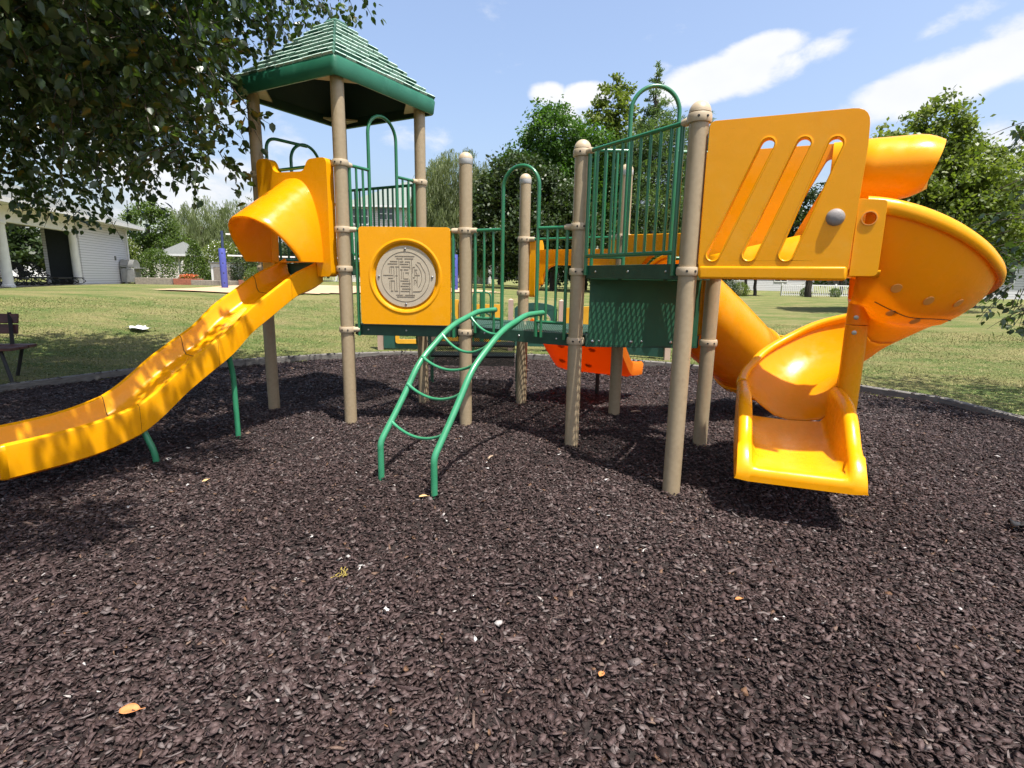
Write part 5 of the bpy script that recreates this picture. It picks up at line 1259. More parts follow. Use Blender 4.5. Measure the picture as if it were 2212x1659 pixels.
# --- the big near tree at the left, with hanging twigs of glossy leaves
def near_tree(name, label, foot, blobs, twigs, leaf_size, parts_per, trunk_r, limbs, cut=None):
    root = empty(name, foot, label, 'tree')
    F = Vector(foot); mb = MB()
    limb(mb, (0, 0, -.3), Vector(limbs[0]) - F, trunk_r, trunk_r * .7, .05, 8, 12)
    for b_ in limbs[1:]:
        a = Vector(b_[0]) - F; c = Vector(b_[1]) - F; pts = limb(mb, a, c, b_[2], b_[2] * .35, .10, 9, 8)
        for k in range(5):
            p = pts[random.randint(3, 8)]; limb(mb, p, p + Vector((random.uniform(-1, 1), random.uniform(-1, 1), random.uniform(-.7, .6))) * .9, b_[2] * .22, b_[2] * .06, .2, 5, 5)
    tw = MB() if twigs > 1000 else mb; C_ = []; A_ = []; T_ = []; S_ = []
    vol = np.array([b_[3] * b_[4] * b_[5] for b_ in blobs]); vol = vol / vol.sum()
    g = np.random.default_rng(11)
    for bi, b_ in enumerate(blobs):
        nt = max(int(twigs * vol[bi]), (170 if b_[2] > 3.8 else 20) if twigs > 1000 else 26); c = np.array(b_[:3]); rad = np.array(b_[3:6])
        d = g.normal(0, 1, (nt, 3)); d /= np.linalg.norm(d, axis=1)[:, None]; P = c + d * rad * (g.uniform(.0, 1, nt) ** .42)[:, None]
        for p, dd in zip(P, d):
            if cut is not None and not cut(p): continue
            L = g.uniform(.22, .55); dirn = np.array([dd[0] * .7, dd[1] * .7, -.22 + .5 * dd[2]]) + g.normal(0, .35, 3); dirn /= np.linalg.norm(dirn)
            pts = [p]; v = dirn.copy()
            for k in range(4): v = v + np.array([0, 0, -.08]); v /= np.linalg.norm(v); pts.append(pts[-1] + v * L / 4)
            if g.uniform() < (.6 if twigs > 1000 else 2): tw.tube([Vector(q) - F for q in pts], [.005, .0045, .004, .003, .002], 4, cap=False)
            ct = g.uniform(-.18, .18)
            for k in range(parts_per):
                t = g.uniform(.1, 1) * 4; i = min(int(t), 3); q = pts[i] + (pts[i + 1] - pts[i]) * (t - i) + g.normal(0, .03, 3)
                C_.append(q - np.array(foot)); a = v * .4 + g.normal(0, .75, 3) + np.array([0, 0, -.35]); A_.append(a); T_.append(.42 + ct + g.normal(0, .16)); S_.append(leaf_size)
    mb.build('trunk', M['bark'], parent=root)
    if tw is not mb: tw.build('twigs', M['bark'], parent=root)
    T = np.array(T_); r = g.uniform(0, 1, len(T)); T = np.clip(T, 0, .84); T = np.where(r > .985, .97, T)
    leaves('crown', np.array(C_), np.array(S_), L_['pear'], root, T, 'ovate', A=np.array(A_), up_bias=.3)
    return root
LB = [(-5.6, 6.4, 5.6, 2.7, 2.8, 2.5), (-4.0, 6.0, 5.4, 1.75, 1.8, 1.7), (-5.4, 5.8, 3.6, 1.6, 1.8, .95), (-4.2, 5.6, 3.35, 1.05, 1.3, .85), (-3.35, 5.0, 4.2, 1.0, 1.2, 1.2), (-3.6, 3.6, 4.3, 1.3, 1.5, 1.2), (-6.6, 7.8, 4.2, 2.2, 2.2, 1.9), (-3.15, 7.6, 5.5, 1.2, 1.3, 1.0), (-3.0, 4.6, 5.0, 1.0, 1.6, .9), (-7.4, 5.0, 4.6, 1.8, 2.0, 1.8), (-3.55, 5.7, 3.5, .85, .9, .75), (-3.05, 5.5, 2.72, .30, .4, .22), (-2.25, 3.35, 4.15, .75, .80, .28), (-2.35, 2.0, 3.9, .85, .28, .22), (-3.9, 2.3, 4.6, 1.5, 1.2, 1.2)]
near_tree('pear_tree', 'big dark glossy-leaved tree filling the upper left corner', (-7.6, 6.0, .05), LB, 8200, .096, 9, .19,
          [(-7.3, 6.1, 2.2), ((-7.35, 6.1, 2.0), (-4.6, 6.0, 4.6), .11), ((-7.3, 6.0, 2.2), (-6.2, 6.6, 6.6), .12), ((-7.35, 6.0, 1.9), (-4.6, 4.2, 4.2), .09), ((-7.3, 6.1, 2.4), (-7.0, 8.2, 5.0), .09), ((-6.2, 6.2, 3.4), (-3.2, 7.4, 5.4), .06), ((-6.6, 5.4, 3.0), (-3.9, 2.6, 4.6), .06)])
RB = [(5.82, 6.0, 2.15, .32, .5, .42), (5.62, 6.05, 1.62, .30, .35, .17), (5.78, 6.0, 1.33, .24, .25, .04), (5.85, 6.0, 2.80, .18, .3, .10), (6.5, 6.2, 2.3, .45, .6, .6), (7.4, 6.6, 3.6, 1.2, 1.2, 1.2), (6.8, 6.9, 4.2, .5, .5, .3), (7.1, 5.9, 4.2, .5, .8, .3)]
near_tree('redbud_tree', 'leafy branch ends of a tree reaching in at the right edge', (8.3, 6.6, .05), RB, 330, .080, 7, .12,
          [(8.1, 6.5, 1.8), ((8.1, 6.5, 1.6), (5.9, 6.0, 2.3), .04), ((8.15, 6.5, 1.2), (5.75, 6.0, 1.6), .03), ((8.1, 6.5, 1.7), (7.6, 6.8, 4.2), .07)])

# ------------------------------------------------------------------ pavilion on the left
PC, P2 = V(-21.5, 30.7, 0), V(-18.6, 20.2, 0)
fd = (P2 - PC).normalized(); bn_ = V(fd.y, -fd.x, 0)                    # along the front; inwards (behind)
if bn_.x > 0: bn_ = -bn_
GZ = .88; WH = 3.0
pv = empty('pavilion', (PC.x, PC.y, GZ), 'white lap-sided open pavilion with round columns and a grey shingled roof', 'building')
IP = Matrix.Translation(-Vector((PC.x, PC.y, GZ)))
def ppart(mb, name, mats, parent=None, **kw):
    o = mb.build(name, mats, **kw); o.parent = parent or pv
    if parent is None: o.matrix_parent_inverse = IP
    return o
def pp(s, d, z): p = PC + fd * s + bn_ * d; return V(p.x, p.y, GZ + z)
Rm = Matrix((fd, bn_, V(0, 0, 1))).transposed()
def pbox(s0, s1, d0, d1, z0, z1, name, mtl, **kw):
    mb = MB(); mb.box(pp((s0 + s1) / 2, (d0 + d1) / 2, (z0 + z1) / 2), (s1 - s0, d1 - d0, z1 - z0), Rm); return ppart(mb, name, mtl, **kw)
SW = 5.2; DEP = 7.0; LEN = 19
pbox(0, SW, 0, .2, -.3, WH, 'front_wall', M['siding'], smooth=False)
pbox(0, .2, .2, 1.3, -.3, WH, 'side_wall', M['siding'], smooth=False)
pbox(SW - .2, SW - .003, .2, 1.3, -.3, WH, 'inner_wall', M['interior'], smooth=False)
pbox(0, SW - .003, 1.302, 1.45, -.3, WH, 'back_wall', M['siding'], smooth=False)
pbox(SW - .0, LEN, .02, .24, WH - .62, WH, 'beam', M['white'], bevel=.01)
pbox(-.06, .05, -.03, .05, -.2, WH - .02, 'corner_board', M['white'], bevel=.004)
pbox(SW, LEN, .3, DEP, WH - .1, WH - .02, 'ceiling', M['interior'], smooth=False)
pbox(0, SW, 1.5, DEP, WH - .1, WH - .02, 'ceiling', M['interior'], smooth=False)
for s, d_ in ((SW + .25, .13), (10.7, .13), (15.9, .13), (.3, DEP - .2), (5.5, DEP - .2), (10.7, DEP - .2), (15.9, DEP - .2)):
    mb = MB(); c = pp(s, d_, 0); mb.lathe([(.20, -.2), (.20, .10), (.165, .13), (.155, WH - .75), (.165, WH - .72), (.20, WH - .70), (.20, WH - .62)], c, 20); ppart(mb, 'column', M['white'])
# roof
ov = .75; mb = MB(); e0, e1_, r0_, r1_ = -ov, LEN + ov, 3.4, LEN - 3.4; d0, d1 = -ov, DEP + ov; zt, zr_ = WH + .12, WH + 1.75
v = [pp(e0, d0, zt), pp(e1_, d0, zt), pp(e1_, d1, zt), pp(e0, d1, zt), pp(r0_, DEP / 2, zr_), pp(r1_, DEP / 2, zr_)]
mb.add(v, [(0, 1, 5, 4), (1, 2, 5), (2, 3, 4, 5), (3, 0, 4)]); ppart(mb, 'roof', M['shingle'], smooth=False)
mb = MB()
mb.box(pp((e0 + e1_) / 2, d0 - .012, zt - .085), (e1_ - e0, .03, .17), Rm); mb.box(pp(e0 - .012, (d0 + d1) / 2, zt - .085), (.03, d1 - d0, .17), Rm); mb.box(pp((e0 + e1_) / 2, -.37, WH + .0), (e1_ - e0, .74, .02), Rm); mb.box(pp(e0 + .36, DEP / 2, WH + .0 - .004), (.70, d1 - d0, .02), Rm)
ppart(mb, 'fascia', M['white'], smooth=False)
mb = MB(); mb.tube([pp(.0, -.09, .1), pp(0, -.09, WH - .1)], .045, 8); ppart(mb, 'downspout', M['white'])
mb = MB(); mb.box(pp(1.55, -.02, 1.35), (.13, .05, .22), Rm); ppart(mb, 'outlet_box', M['shingle'], bevel=.01)
mb = MB(); c = pp(8.2, 2.4, WH - .55); mb.tube([c, c + V(0, 0, .45)], .03, 8); mb.lathe([(.14, -.06), (.16, 0), (.10, .08)], c, 16)
for k in range(5): a = k * 2 * math.pi / 5; dd = V(math.cos(a), math.sin(a), 0); mb.bar(c + dd * .15, c + dd * .75, .13, .012)
ppart(mb, 'ceiling_fan', M['black'])
mb = MB(); mb.box(pp(LEN / 2 + 2, DEP / 2, -.02), (LEN - 4, DEP, .12), Rm); ppart(mb, 'floor_slab', M['stone'], smooth=False)
# loungers stored under the roof
def lounger(x, y, z, rz, label):
    root = empty('sun_lounger', (x, y, z), label, 'lounger', 'dark strap loungers lined up under the pavilion'); root.rotation_euler = (0, 0, rz)
    mb = MB()
    for sy in (-.30, .30):
        mb.tube(fillet([V(-.95, sy, .30), V(.35, sy, .32), V(.95, sy, .95)], .1), .018, 8)
        mb.tube(fillet([V(-.85, sy, .30), V(-1.02, sy * 1.0, .16), V(-.80, sy, .02), V(-.30, sy, .29)], .06), .016, 8); mb.tube(fillet([V(.1, sy, .30), V(.30, sy, .02), V(.55, sy, .02), V(.5, sy, .42)], .06), .016, 8)
    mb.tube([V(-.95, -.30, .30), V(-.95, .30, .30)], .018, 8); mb.tube([V(.95, -.30, .95), V(.95, .30, .95)], .018, 8); mb.build('frame', M['black'], parent=root)
    mb = MB()
    for k in range(11): xx = -.88 + k * .12; mb.box(V(xx, 0, .325), (.055, .62, .006))
    mb.build('seat_straps', M['black'], parent=root, smooth=False)
    mb = MB()
    for k in range(7):
        t = (k + .7) / 7.4; a = V(.35, 0, .335).lerp(V(.95, 0, .965), t); mb.bar(a - V(0, .31, 0), a + V(0, .31, 0), .05, .006, up=(-.72, 0, .69))
    for yy in (-.2, -.1, 0, .1, .2): mb.bar(V(.38, yy, .355), V(.94, yy, .945), .035, .005)
    mb.build('back_straps', M['black'], parent=root, smooth=False); return root
for i in range(6):
    p = pp(SW + .75 + i * .80, .75 + (.15 if i % 2 else 0), .04)
    lounger(p.x, p.y, p.z, math.atan2(bn_.y, bn_.x) + (.05 if i % 2 else -.04), ['dark strap lounger nearest the white wall', 'second dark strap lounger from the white wall', 'third dark strap lounger from the white wall', 'fourth dark strap lounger, middle of the opening', 'dark strap lounger just right of the second column', 'dark strap lounger at the left edge of the picture'][i])
# grill
g0 = V(-20.75, 29.8, 0); gzz = gz1(g0.x, g0.y)
gr_ = empty('gas_grill', (g0.x, g0.y, gzz), 'stainless gas grill standing at the corner of the pavilion', 'grill')
mb = MB(); mb.box(V(0, 0, .45), (.72, .55, .74)); mb.build('cabinet', M['stainless'], parent=gr_, bevel=.01)
mb = MB(); mb.panel(V(-.37, 0, 0), (0, 1, 0), (1, 0, 0), fillet2([(-.28, .86), (.28, .86), (.28, 1.10), (.08, 1.30), (-.12, 1.30), (-.28, 1.06)], .05), (), .02)
mb.panel(V(0, 0, 0), (0, 1, 0), (1, 0, 0), fillet2([(-.27, .86), (.27, .86), (.27, 1.09), (.08, 1.28), (-.12, 1.28), (-.27, 1.05)], .05), (), .70); l_ = mb.build('lid', M['stainless'], parent=gr_)
mb = MB(); mb.tube([V(-.28, -.33, .98), V(.28, -.33, .98)], .014, 8); mb.build('handle', M['stainless'], parent=l_)
for sx in (-1, 1): mb = MB(); mb.box(V(sx * .55, 0, .84), (.36, .5, .04)); mb.build('side_shelf', M['stainless'], parent=gr_, bevel=.005)
for sx in (-.3, .3):
    for sy in (-.2, .2): mb = MB(); mb.lathe([(.045, -.02), (.045, .02)], V(sx, sy, .045), 12, axis=(1, 0, 0)); mb.build('caster', M['black'], parent=gr_)

# gazebo
gx_, gy_ = -20.6, 34.6; gzb = gz1(gx_, gy_)
ga = empty('gazebo', (gx_, gy_, gzb), 'small white-posted gazebo with a grey pyramid roof between the shrubs', 'gazebo')
mb = MB(); w = 1.15; mb.add([(-w, -w, 1.75), (w, -w, 1.75), (w, w, 1.75), (-w, w, 1.75), (0, 0, 2.55)], [(0, 1, 4), (1, 2, 4), (2, 3, 4), (3, 0, 4), (3, 2, 1, 0)]); mb.build('roof', M['shingle'], parent=ga, smooth=False)
mb = MB()
for a, b_ in (((-w, -w), (w, -w)), ((w, -w), (w, w)), ((w, w), (-w, w)), ((-w, w), (-w, -w))): mb.bar(V(*a, 1.70), V(*b_, 1.70), .06, .12)
mb.build('eave_board', M['white'], parent=ga)
for sx in (-.95, .95):
    for sy in (-.95, .95): mb = MB(); mb.bar(V(sx, sy, -.1), V(sx, sy, 1.68), .09, .09, up=(0, 1, 0)); mb.build('post', M['white'], parent=ga)

# planters
def planter(x0, x1, y, h, mtl, label, flowers=False):
    z0 = min(gz1(x0, y), gz1(x1, y)); root = empty('planter', ((x0 + x1) / 2, y, z0), label, 'planter', 'low block planters at the far edge of the lawn'); W = x1 - x0
    mb = MB()
    for a, b_ in (((-W / 2, 0), (W / 2, 0)), ((-W / 2, .9), (W / 2, .9)), ((-W / 2 + .1, .1), (-W / 2 + .1, .8)), ((W / 2 - .1, .1), (W / 2 - .1, .8))): mb.bar(V(*a, h / 2 - .1), V(*b_, h / 2 - .1), .2, h + .2)
    mb.build('block_wall', mtl, parent=root, bevel=.01)
    mb = MB(); mb.box(V(0, .45, h / 2), (W - .3, .68, h * .8)); mb.build('soil', M['mulchbase'], parent=root)
    if flowers:
        N = 700; P = np.stack([rng.uniform(-W / 2 + .15, W / 2 - .15, N), rng.uniform(.1, .8, N), h + rng.uniform(0, .22, N)], 1)
        leaves('flowers', P, .07, M['redflower'], root, np.zeros(N)); leaves('flower_leaves', P - np.array([0, 0, .07]), .08, L_['mid'], root, rng.uniform(.2, .9, N))
M['redflower'] = mat('red_petals', (.55, .05, .03), (.60, .20, .04), scale=40, rough=.6)
planter(-19.95, -18.05, 29.0, .34, M['stone'], 'long grey block planter right of the grill')
planter(-18.0, -17.0, 29.1, .32, M['brick'], 'red block planter with red flowers left of the blue net post', True)
planter(-16.95, -15.8, 28.9, .26, M['stone'], 'low pale block planter touching the red one')
planter(-15.0, -13.0, 30.0, .30, M['brick'], 'red block planter behind the straight slide', True)
planter(-15.7, -15.1, 29.4, .25, M['stone'], 'short grey planter just right of the blue net post')
# white folded shed doors / storage
z0 = gz1(-16, 32.4); sh_ = empty('storage_shed', (-16.3, 31.4, z0), 'low white and grey storage shed behind the planters', 'shed')
mb = MB(); mb.box(V(0, 0, .55), (1.5, .8, 1.3)); mb.build('wall', M['white'], parent=sh_)
mb = MB(); mb.box(V(0, -.02, 1.24), (1.62, .95, .06)); mb.build('roof', M['shingle'], parent=sh_)
for x in (-.35, .3): mb = MB(); mb.box(V(x, -.415, .5), (.5, .03, 1.0)); mb.build('door', M['stone'], parent=sh_)

# volleyball net
vn = empty('volleyball_net', (-7.5, 25, gz1(-7.5, 25)), 'volleyball net with blue padded posts over the sand court', 'sports net')
IV = Matrix.Translation(-Vector(vn.location))
PA, PB = V(-12.6, 23.9, 0), V(-2.85, 26.7, 0)
for p, nm in ((PA, 'left'), (PB, 'right')):
    z = gz1(p.x, p.y); mb = MB(); mb.tube([V(p.x, p.y, z - .2), V(p.x + (.06 if nm == 'left' else -.05), p.y, z + 2.45)], .055, 12); o = mb.build('net_post', M['navy'], parent=vn); o.matrix_parent_inverse = IV
    mb = MB(); mb.lathe([(.06, .03), (.125, .03), (.135, .06), (.135, 1.68), (.125, 1.71), (.06, 1.71)], V(p.x, p.y, z), 16); c = mb.build('pad', M['blue'], parent=o)
    for k in range(4):
        mb = MB(); dv = (V(0, 0, 0) - V(p.x, p.y, 0)).normalized(); mb.lathe([(.03, 0), (.0005, .012)], V(p.x, p.y, z + .25 + k * .42) + dv * .133, 8, axis=dv); mb.build('strap', M['black'], parent=c)
zA, zB = gz1(PA.x, PA.y), gz1(PB.x, PB.y)
def np_(t, h): p = PA.lerp(PB, t); return V(p.x, p.y, zA + (zB - zA) * t + h)
mb = MB(); mb.bar(np_(.02, 2.32), np_(.98, 2.32), .01, .07); mb.bar(np_(.02, 1.42), np_(.98, 1.42), .01, .06); o = mb.build('net_tape', M['white'], parent=vn); o.matrix_parent_inverse = IV
mb = MB()
for k in range(90): t = .02 + .96 * k / 89; mb.bar(np_(t, 1.44), np_(t, 2.3), .004, .004, up=(0, 1, 0))
for k in range(9): mb.bar(np_(.02, 1.5 + k * .09), np_(.98, 1.5 + k * .09), .004, .004)
o = mb.build('net_mesh', M['black'], parent=vn, smooth=False); o.matrix_parent_inverse = IV

# houses
def house(x, y, w, dpt, h, rh, rz, wall, roofm, label, wins, base=None, gable=True, hip=None):
    z0 = gz1(x, y) if base is None else base
    root = empty('house', (x, y, z0), label, 'house', 'houses beyond the lawn'); root.rotation_euler = (0, 0, rz)
    mb = MB(); mb.box(V(0, dpt / 2, h / 2 - .5), (w, dpt, h + 1)); mb.build('wall', wall, parent=root, smooth=False)
    o_ = .5; mb = MB(); hi_ = rh * .9 if hip is None else hip
    if gable:
        vs = [(-w / 2 - o_, -o_, h), (w / 2 + o_, -o_, h), (w / 2 + o_, dpt + o_, h), (-w / 2 - o_, dpt + o_, h), (-w / 2 + hi_, dpt / 2, h + rh), (w / 2 - hi_, dpt / 2, h + rh)]
        mb.add(vs, [(0, 1, 5, 4), (1, 2, 5), (2, 3, 4, 5), (3, 0, 4), (3, 2, 1, 0)])
    rf_ = mb.build('roof', roofm, parent=root, smooth=False)
    mb = MB(); mb.bar(V(-w / 2 - o_, -o_ - .012, h - .09), V(w / 2 + o_, -o_ - .012, h - .09), .02, .2); mb.bar(V(-w / 2 - o_ - .012, -o_, h - .09), V(-w / 2 - o_ - .012, dpt + o_, h - .09), .02, .2); mb.build('fascia', M['white'], parent=root)
    for (wx, wz, ww, wh) in wins:
        mb = MB(); t = .09
        for a, b_ in (((wx - ww / 2, wz - wh / 2), (wx + ww / 2, wz - wh / 2)), ((wx - ww / 2, wz + wh / 2), (wx + ww / 2, wz + wh / 2)), ((wx - ww / 2, wz), (wx + ww / 2, wz))): mb.bar(V(a[0], -.04, a[1]), V(b_[0], -.04, b_[1]), .07, t)
        for xx in (wx - ww / 2, wx, wx + ww / 2): mb.bar(V(xx, -.045, wz - wh / 2 - t / 2), V(xx, -.045, wz + wh / 2 + t / 2), .06, t, up=(0, 1, 0))
        f = mb.build('window', M['white'], parent=root)
        mb = MB(); mb.box(V(wx, -.008, wz), (ww, .02, wh)); mb.build('pane', M['glassdark'], parent=f)
    return root
house(-10.3, 59, 15, 9, 7.9, 3.4, 0, M['siding2'], M['gable'], 'two-storey cream house with grey-green roof behind the tower railing', [(-3.1, 7.1, 1.6, 1.25), (-5.9, 6.8, 1.6, 1.6), (1.6, 6.9, 2.2, 1.3), (-6.2, 1.6, 1.2, 1.6), (-4.2, 1.6, 1.2, 1.6), (1.6, 2.4, 2.2, 1.5)], hip=6.3)
house(-41, 62, 15, 9, 4.4, 3.0, 0, M['siding2'], M['gable'], 'cream house with pale green roof behind the grill', [(3, 2.4, 1.5, 1.4), (-2, 2.4, 1.5, 1.4)])
house(39.5, 42.5, 12, 8, 3.0, 2.8, -.15, M['siding3'], M['shingle'], 'light grey sided house at the right edge behind leaves', [(-1.5, 1.8, 1.3, 1.2), (2.5, 1.8, 1.3, 1.2)])
house(16.5, 56, 5.5, 6, 2.6, 1.5, 0, M['siding3'], M['shingle'], 'pale bluish building left of the small dark trees', [(0, 1.5, 1.2, 1.2)])
house(27, 66, 18, 9, 3.2, 2.6, 0, M['siding3'], M['shingle'], 'long pale building behind the white railing', [(-5, 1.8, 1.5, 1.4), (0, 1.8, 1.5, 1.4), (5, 1.8, 1.5, 1.4)])
house(-42, 43, 12, 6, 3.2, 2.2, .5, M['siding'], M['shingle'], 'white house glimpsed through the open pavilion', [(0, 1.7, 1.4, 1.3)])
# white railing fence
fx0, fx1, fy = 23, 34.5, 47
fe = empty('white_railing', (fx0, fy, gz1(fx0, fy)), 'long white picket railing on the right lawn', 'fence')
mb = MB(); n_p = 74
for k in range(n_p): x = (fx1 - fx0) * k / (n_p - 1); mb.box(V(x, 0, .42), (.05, .03, .95))
mb.build('pickets', M['white'], parent=fe, smooth=False)
mb = MB(); mb.bar(V(0, .04, .92), V(fx1 - fx0, .04, .92), .05, .09); mb.bar(V(0, .04, .12), V(fx1 - fx0, .04, .12), .05, .07); mb.build('rail', M['white'], parent=fe)
for k in range(6): mb = MB(); mb.box(V((fx1 - fx0) * k / 5, .09, .5), (.12, .12, 1.15)); mb.build('fence_post', M['white'], parent=fe)
fe2 = empty('white_railing', (-24, 57, gz1(-24, 57)), 'white porch railing at the foot of the cream house', 'fence')
mb = MB()
for k in range(40): mb.box(V(k * .22, 0, .45), (.05, .03, .9))
mb.bar(V(0, .04, .9), V(8.6, .04, .9), .05, .09); mb.bar(V(0, .04, .1), V(8.6, .04, .1), .05, .07); mb.build('pickets', M['white'], parent=fe2, smooth=False)
mb = MB()
for k in range(4): mb.box(V(k * 2.8, .09, .5), (.14, .12, 1.1))
mb.build('fence_post', M['white'], parent=fe2)
# ------------------------------------------------------------------ toddler play panels behind the mulch
tp = empty('toddler_play_panels', (0, 10.9, .05), 'low row of toddler play panels between pinkish posts behind the mulch', 'play panels')
IT = Matrix.Translation(-Vector((0, 10.9, .05)))
def tpart(mb, name, mats, label=None, **kw):
    o = mb.build(name, mats, **kw); o.parent = tp; o.matrix_parent_inverse = IT
    if label: o['label'] = label
    return o
TPp = [(-2.70, 11.0), (-1.62, 11.1), (-1.05, 11.15), (-.05, 11.2), (.98, 11.1), (1.85, 10.85), (2.95, 10.25)]
TPp = [V(a, b, 0) for a, b in TPp]
tz = [gz1(p.x, p.y) for p in TPp]
for p, z in zip(TPp, tz):
    mb = MB(); mb.box(V(p.x, p.y, z + .48), (.105, .105, 1.12)); mb.add([(p.x - .0525, p.y - .0525, z + 1.043), (p.x + .0525, p.y - .0525, z + 1.043), (p.x + .0525, p.y + .0525, z + 1.043), (p.x - .0525, p.y + .0525, z + 1.043), (p.x, p.y, z + 1.075)], [(0, 1, 4), (1, 2, 4), (2, 3, 4), (3, 0, 4)]); tpart(mb, 'post', M['pinktan'], smooth=False)
def tpanel(i, outline, holes, mtl, name, label=None, off=0, thick=.025, bevel=.004):
    a, b = TPp[i], TPp[i + 1]; e = (b - a).normalized(); nn = V(e.y, -e.x, 0); z = (tz[i] + tz[i + 1]) / 2
    mb = MB(); mb.panel(V(a.x, a.y, z) + nn * off, e, nn, outline, holes, thick); return tpart(mb, name, mtl, label, bevel=bevel, ang=40), e, nn, V(a.x, a.y, z)
W0 = (TPp[1] - TPp[0]).length
wp0, e_, n__, o_ = tpanel(0, fillet2([(.06, .03), (W0 - .06, .03), (W0 - .06, .75), (.06, .75)], .03), [fillet2([(.36, .22), (.80, .22), (.80, .52), (.36, .52)], .03)], M['tgreen'], 'green_panel', 'dark green panel holding the yellow bead frame')
tpanel(0, fillet2([(.30, .13), (.86, .13), (.86, .60), (.30, .60)], .06), [fillet2([(.38, .22), (.78, .22), (.78, .51), (.38, .51)], .02)], M['tyellow'], 'bead_frame', 'yellow frame with a white rod', off=.03)
mb = MB(); mb.tube([o_ + e_ * .38 + V(0, 0, .38) + n__ * .03, o_ + e_ * .78 + V(0, 0, .38) + n__ * .03], .022, 10); tpart(mb, 'white_rod', M['white'])
mb = MB(); mb.lathe([(.0005, -.05), (.04, -.03), (.045, 0), (.04, .03), (.0005, .05)], o_ + e_ * .43 + V(0, 0, .38) + n__ * .03, 12, axis=e_); tpart(mb, 'red_bead', M['brick'])
W2 = (TPp[3] - TPp[2]).length
W1 = (TPp[2] - TPp[1]).length
tpanel(1, fillet2([(.06, .12), (W1 - .06, .12), (W1 - .06, 1.04), (.06, 1.04)], .03), [circ2(.29, .62, .17, 20)], M['tyellow'], 'yellow_panel', 'yellow panel with a round opening, behind the maze panel edge')
ar_ = [(.06, .08), (W2 - .06, .08), (W2 - .06, .98), (.06, .98)]
tpanel(2, fillet2([(.06, .12), (W2 - .2, .12), (W2 - .2, .95), (.06, .95)], .03), [circ2(.4, .55, .24, 24)], M['tyellow'], 'yellow_panel', 'yellow panel with a dark wheel behind the green hoop')
a, b = TPp[2], TPp[3]; e = (b - a).normalized(); nn = V(e.y, -e.x, 0)
mb = MB(); c = a + e * .4 + V(0, 0, tz[2] + .55) + nn * .03; mb.tube([c + e * (.25 * math.cos(t)) + V(0, 0, .25 * math.sin(t)) for t in np.linspace(0, 2 * math.pi, 33)[:-1]], .022, 8, closed=True); tpart(mb, 'wheel_rim', M['tgreen'])
mb = MB(); q = V(-.62, 10.75, tz[2]); mb.tube(fillet([q + V(-.17, 0, 0), q + V(-.17, 0, 1.20), q + V(.17, 0, 1.20), q + V(.17, 0, 0)], .10, 6), .018, 10); mb.tube([q + V(0, 0, 0), q + V(0, 0, 1.19)], .045, 10); tpart(mb, 'grab_hoop', M['green'])
W3 = (TPp[4] - TPp[3]).length
top = [(.08, .10), (W3 - .08, .10), (W3 - .08, .88)] + [(W3 / 2 + (W3 / 2 - .08) * math.cos(t), .86 + .14 * math.sin(t)) for t in np.linspace(.15, math.pi - .15, 10)] + [(.08, .88)]
hole = fillet2([(.24, .34), (W3 - .24, .34), (W3 - .22, .70), (W3 - .34, .80), (.34, .80), (.22, .70)], .05)
p3, e_, n__, o_ = tpanel(3, top, [hole], M['tgreen'], 'green_panel', 'dark green arched panel with a wide window')
mb = MB(); mb.tube([o_ + e_ * x + V(0, 0, z) + n__ * .016 for x, z in hole], .008, 6, closed=True); tpart(mb, 'window_trim', M['pinktan'])
mb = MB(); mb.panel(o_ + n__ * .04, e_, n__, [(.30, .30), (.85, .30), (.62, .44), (.55, .44)], (), .02); tpart(mb, 'yellow_roof_shape', M['tyellow'])
W4 = (TPp[5] - TPp[4]).length
tpanel(4, [(.06, .10), (W4 - .06, .10), (W4 - .06, .98), (.20, .92), (.06, .90)], [], M['tyellow'], 'yellow_panel', 'plain yellow panel left of the riser sheet')
W5 = (TPp[6] - TPp[5]).length
p5, e_, n__, o_ = tpanel(5, fillet2([(.06, .04), (W5 - .06, .04), (W5 - .06, .62), (.06, .62)], .03), [], M['tgreen'], 'green_panel', 'dark green panel with a pale wavy track and blue knob')
pts = [o_ + n__ * .018 + e_ * (.50 + .13 * k / 4) + V(0, 0, .32 + .10 * math.sin(k * 1.0)) for k in np.linspace(0, 15, 40)]
mb = MB(); mb.tube(pts, .012, 6); tpart(mb, 'wavy_track', M['pinktan'])
mb = MB(); mb.lathe([(.05, 0), (.05, .03), (.03, .045), (.0005, .05)], o_ + e_ * .98 + V(0, 0, .42) + n__ * .015, 14, axis=n__); tpart(mb, 'blue_knob', M['blue'])

# ------------------------------------------------------------------ bench at the left edge
bz = gz1(-6.95, 7.45)
bn = empty('garden_bench', (-7.18, 7.3, bz), 'dark red wooden bench with splayed legs at the left edge of the picture', 'bench')
bn.rotation_euler = (0, 0, R(8))
for k in range(3):
    mb = MB(); mb.box(V(-.25, -.22 + k * .17, .435 + .006 * (k == 2)), (1.5, .155, .04)); mb.build('seat_plank', M['redwood'], parent=bn, bevel=.006)
rx = Matrix.Rotation(R(-14), 3, 'X')
for k, z in enumerate((.655, .80)):
    mb = MB(); mb.box(V(-.42, .30 + .035 * k, z), (1.28, .03, .135), rx); mb.build('backrest_plank', M['redwood'], parent=bn, bevel=.008)
for x in (-.85, .32):
    for y0, y1, x1 in ((-.18, -.26, .12), (.14, .20, -.14)):
        mb = MB(); mb.tube([V(x - x1 * .2, y0, .42), V(x + x1, y1, -.03)], .022, 8); mb.build('leg', M['ironblack'], parent=bn)
    mb = MB(); mb.bar(V(x - .08, .12, .38), V(x - .22 if x > 0 else x, .36, .88), .045, .03); mb.build('back_support', M['ironblack'], parent=bn)

